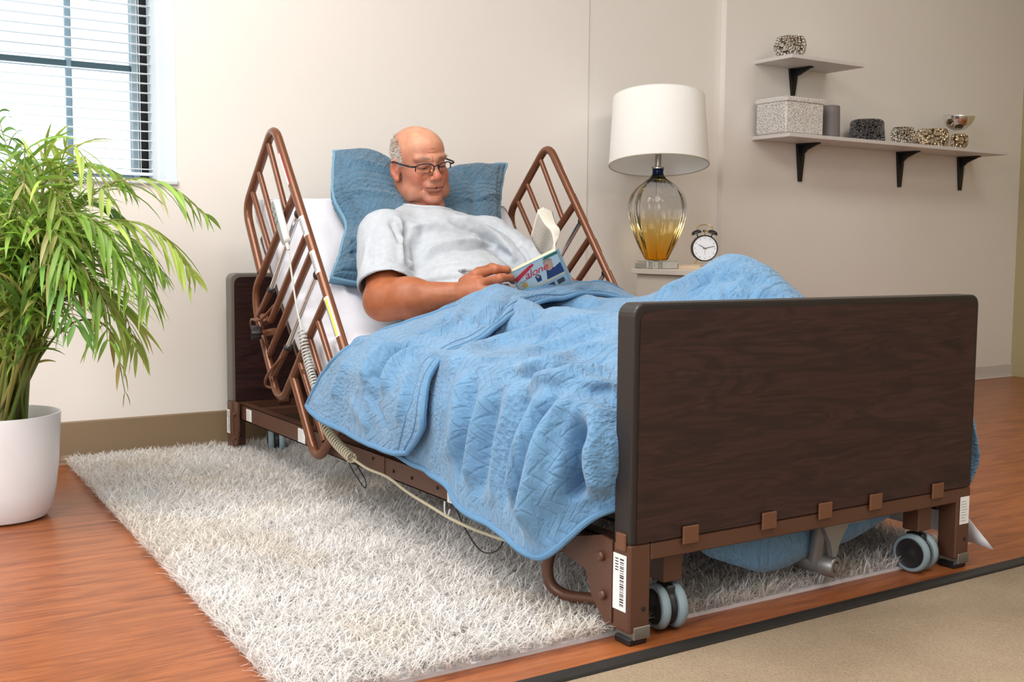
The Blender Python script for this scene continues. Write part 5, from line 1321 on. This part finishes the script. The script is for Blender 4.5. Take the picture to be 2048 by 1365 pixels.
MB().box((-.110, 2.340, sz+.128), (.073, 2.577, sz+.152), .006).build('lid', WOV, bxx, smooth=False)
GRV = mat('grey_ribbed_ceramic', (.20, .18, .185), .5); 
tag(MB().lathe([(.040, 0), (.0415, .004), (.0425, .010)]+[(.0425-.003*(k/24)+.0011*(k % 2), .010+.128*k/24) for k in range(25)]+[(.040, .140), (.036, .143), (.033, .140), (.033, .02), (.0005, .02)], (-.01, 2.700, sz), 40, mod=lambda a, z: 1+.010*(cos(a*30))).build('vase', GRV), 'grey ribbed cylinder vase beside the white woven box', 'vase')
DRM = m_silver('dark_hammered_metal', (.30, .30, .32), 120, 1.0, .35)
dr = tag(MB().lathe([(.070, 0), (.078, .006)]+[(.080-.0004*k+.0013*(k % 2), .008+.0042*k) for k in range(18)]+[(.074, .086), (.070, .096), (.060, .101), (.030, .104), (.0005, .105)], (-.02, 2.955, sz), 56).build('lidded_pot', DRM), 'squat dark grey hammered pot in the middle of the lower shelf', 'pot')
SIL = m_silver('hammered_silver', (.95, .92, .86), 105, 1.0, .10); GLD = m_silver('hammered_champagne', (1.0, .84, .62), 85, .9, .12); SML = mat('polished_silver', (.86, .86, .87), .05, 1)
def bowl(c, R_, h, m, label, n=40):
    pr_ = [(R_*.55, 0), (R_*.80, h*.10), (R_*.96, h*.35), (R_, h*.58), (R_*.94, h*.85), (R_*.86, h), (R_*.82, h*.985), (R_*.90, h*.80), (R_*.93, h*.55), (R_*.75, h*.16), (.0005, h*.10)]
    return tag(MB().lathe([tuple(p) for p in crom(pr_, 3)[:-1]], c, n).build('bowl', m), label, 'bowl', 'metallic bowls on the wall shelves')
bowl((.035, 3.135, sz), .054, .072, SIL, 'small hammered silver bowl beside the dark grey pot')
bowl((.01, 2.418, 1.469), .068, .080, SIL, 'hammered silver bowl alone on the short upper shelf', 48)
bowl((-.045, 3.45, sz), .078, .090, GLD, 'wide champagne gold hammered bowl behind the polished silver bowl', 48)
bowl((.045, 3.535, sz), .040, .066, GLD, 'narrow champagne gold bowl under the polished silver bowl')
# polished half bowl resting on the two gold ones
pr_ = [(.0005, 0)]+[(.073*sin(a), .073-.073*cos(a)) for a in np.linspace(.12, pi/2, 16)]+[(.0705, .073)]+[(.0700*sin(a), .073-.070*cos(a)) for a in np.linspace(pi/2, .1, 12)]+[(.0005, .0035)]
tag(MB().lathe(pr_, (.01, 3.565, sz+.088), 44, axis=(.12, -.08, 1)).build('bowl', SML), 'polished silver half round bowl perched on top of the gold ones', 'bowl', 'metallic bowls on the wall shelves')

# ================================================================== POTTED PALM
pcx, pcy = .485, -.742
palm = thing('potted_palm', 'leafy green areca palm in a round white pot by the window', 'plant', (pcx, pcy, 0))
POT = mat('white_glazed_pot', (.82, .85, .90), .25)
pp = [(.0005, .0), (.092, 0), (.106, .006), (.118, .026), (.127, .07), (.134, .13), (.139, .20), (.142, .250), (.1415, .256), (.137, .256), (.134, .248), (.130, .20), (.0005, .19)]
MB().lathe([tuple(p) for p in pp], (pcx, pcy, 0), 64).build('pot', POT, palm)
MB().lathe([(.0005, .215), (.07, .216), (.131, .212), (.131, .205)], (pcx, pcy, 0), 40).build('soil', mat('potting_soil', (.05, .035, .022), .95), palm)
LEAF = m_attr('palm_leaf', .45); bsdf(LEAF).inputs['Transmission Weight'].default_value = 0; bsdf(LEAF).inputs['Subsurface Weight'].default_value = .0
translucent(LEAF, .35)
D0 = float((np.array([pcx, pcy, .5])-CAMP)@cF)
def PD(px, py, dz=0): return CAMP+ray(px, py)*(D0+dz)
r3 = np.random.default_rng(5)
GREENS = [np.array([.20, .36, .05]), np.array([.27, .44, .08]), np.array([.36, .48, .09]), np.array([.13, .29, .06])]
nleaf = [0]
def leaflet(base, dirv, droop, ln_, wd_, col):
    n = 7; pts = []; p = base.copy(); d = dirv/np.linalg.norm(dirv); st = ln_/(n-1)
    for i in range(n): pts.append(p.copy()); d = d+np.array([0, 0, -1])*droop/(n-1); d /= np.linalg.norm(d); p = p+d*st
    pts = np.array(pts); T = np.gradient(pts, axis=0); T /= np.linalg.norm(T, axis=1)[:, None]
    up = np.array([0, 0, 1.])+r3.normal(0, .35, 3); sdv_ = np.cross(T, up); sdv_ /= np.linalg.norm(sdv_, axis=1)[:, None]+1e-9; nn2 = np.cross(sdv_, T)
    prof_ = wd_*np.array([.35, .85, 1, .95, .75, .45, .05])
    V = []; 
    for i in range(n): V += [pts[i]-sdv_[i]*prof_[i]+nn2[i]*prof_[i]*.35, pts[i], pts[i]+sdv_[i]*prof_[i]+nn2[i]*prof_[i]*.35]
    F = [(3*i+a, 3*i+a+1, 3*i+a+4, 3*i+a+3) for i in range(n-1) for a in (0, 1)]
    C = [col*(1+.12*t) for t in np.linspace(-1, 1, n) for _ in range(3)]
    return V, F, C
def frond(ctrl, nl, lmax, individual, ci=None, thin=1.0):
    P = crom([np.array(c, float) for c in ctrl], 14); seg = np.linalg.norm(np.diff(P, axis=0), axis=1); s_ = np.concatenate([[0], np.cumsum(seg)]); s_ /= s_[-1]
    col = GREENS[r3.integers(0, 4) if ci is None else 0]*r3.uniform(.85, 1.2)
    if ci == 'y': col = np.array([.42, .36, .10])
    m_ = MB().tube(P, np.interp(s_, [0, .5, 1], [.0050, .0028, .0009])*thin, 7); stc = np.array([.34, .36, .09]) if r3.uniform() < .6 else np.array([.22, .30, .06])
    me = bpy.data.meshes.new('frond'); me.from_pydata(m_.v, [], m_.f); set_tint(me, np.tile(stc, (len(m_.v), 1))); me.materials.append(LEAF); shade(me, 180); fo = link('frond', me, palm)
    allV, allF, allC = [], [], []
    for i in range(nl):
        t = .34+.66*(i/(nl-1))**.95; 
        c_ = np.array([np.interp(t, s_, P[:, k]) for k in range(3)]); c2 = np.array([np.interp(min(t+.03, 1.0), s_, P[:, k]) for k in range(3)]); c1_ = np.array([np.interp(t-.03, s_, P[:, k]) for k in range(3)])
        T = c2-c1_; T /= np.linalg.norm(T); sd_ = np.cross(T, [0, 0, 1]); sd_ /= np.linalg.norm(sd_)+1e-9
        for s2 in (-1, 1):
            lp_ = sin(pi*min(max((t-.28)/.78, .12), .93))**.7; d = T*r3.uniform(.7, 1.15)+sd_*s2*r3.uniform(.55, .95)+np.array([0, 0, r3.uniform(-.15, .25)])
            cl_ = col*r3.uniform(.75, 1.3)
            if r3.uniform() < .14: cl_ = np.array([.52, .52, .20])*r3.uniform(.8, 1.1)
            V, F, C = leaflet(c_, d, r3.uniform(.5, 1.7), lmax*lp_*r3.uniform(.8, 1.15), r3.uniform(.0042, .0066), cl_)
            if individual and nleaf[0] < 298:
                nleaf[0] += 1; me = bpy.data.meshes.new('leaflet'); me.from_pydata([tuple(v) for v in V], [], F); set_tint(me, C); me.materials.append(LEAF); shade(me, 180); link('leaflet', me, fo)
            else:
                o_ = len(allV); allV += V; allF += [tuple(q+o_ for q in f) for f in F]; allC += C
    if allV:
        me = bpy.data.meshes.new('leaflets'); me.from_pydata([tuple(v) for v in allV], [], allF); set_tint(me, allC); me.materials.append(LEAF); shade(me, 180); tag(link('leaflets', me, fo), kind='stuff')
def root(): a = r3.uniform(0, 2*pi); q = r3.uniform(.01, .065); return np.array([pcx+q*cos(a), pcy+q*sin(a), .21])
main = [
 ([(95, 560), (150, 425), (240, 362), (335, 370), (408, 428)], 0.02, None), ([(90, 600), (140, 490), (225, 440), (320, 470), (385, 548)], -.04, None),
 ([(90, 620), (150, 530), (215, 500), (275, 540), (300, 610)], -.10, None), ([(85, 650), (130, 590), (190, 575), (245, 620), (272, 700)], -.05, None),
 ([(90, 700), (130, 655), (180, 640), (225, 672), (250, 785)], .05, 'y'), ([(40, 560), (45, 420), (20, 320), (-5, 228)], .05, None),
 ([(60, 560), (85, 430), (130, 345), (200, 330), (255, 372)], .08, None), ([(40, 600), (20, 480), (30, 380), (75, 320), (130, 335)], -.06, None),
 ([(80, 640), (115, 560), (165, 545), (205, 600), (215, 680)], -.18, None),
 ([(50, 600), (55, 500), (100, 440), (165, 430), (220, 480)], -.20, None), ([(30, 620), (10, 520), (-30, 470), (-90, 500)], -.15, None), ([(20, 560), (-20, 430), (-60, 370), (-120, 380)], .0, None),
 ([(60, 580), (80, 480), (120, 420), (185, 405), (250, 440)], .14, None), ([(45, 640), (60, 560), (95, 530), (130, 570), (150, 650)], -.26, None), ([(30, 600), (35, 520), (10, 470), (-20, 500), (-30, 570)], -.24, None),
 ([(60, 560), (70, 460), (60, 380), (30, 300)], .12, None), ([(80, 620), (130, 520), (190, 470), (260, 480), (320, 540)], .06, None), ([(70, 600), (110, 500), (170, 455), (230, 500), (260, 580)], -.12, None)]
for k, (pts, dz, ci) in enumerate(main):
    r0_ = root(); c = [r0_, r0_*.55+PD(*pts[0], dz)*.45]+[PD(px, py, dz*(.5+.5*i/len(pts))) for i, (px, py) in enumerate(pts)]
    frond(c, 22 if ci is None else 6, .175 if ci is None else .10, k in (0, 1, 2, 3, 4, 8, 9, 13, 17), ci)
for k in range(24):
    pxt, pyt = r3.uniform(-160, 235), r3.uniform(370, 640); dz = r3.uniform(-.25, .22); r0_ = root(); ax_p = (pxt*.5+25, pyt-r3.uniform(70, 150))
    c = [r0_, r0_*.5+PD(35+pxt*.12, 640, dz*.3)*.5, PD(40+pxt*.22, 560, dz*.5), PD(*ax_p, dz*.8), PD(pxt, pyt, dz)]
    frond(c, 20, .160, False)
# bare canes rising from the pot
st = 0
for k in range(48):
    r0_ = root(); px = r3.uniform(-15, 105); t_ = PD(px+r3.uniform(-15, 25), r3.uniform(560, 690), r3.uniform(-.08, .08)); m_ = MB().tube(crom([r0_, r0_*.5+t_*.5+r3.normal(0, .008, 3), t_], 6), [.0052]*6+[.0046]*6+[.003], 7)
    me = bpy.data.meshes.new('stem'); me.from_pydata(m_.v, [], m_.f); cc3 = [np.array([.42, .44, .12]), np.array([.28, .36, .08]), np.array([.40, .34, .14]), np.array([.20, .28, .06])][k % 4]
    set_tint(me, np.tile(cc3, (len(m_.v), 1))); me.materials.append(LEAF); shade(me, 180); link('stem', me, palm)
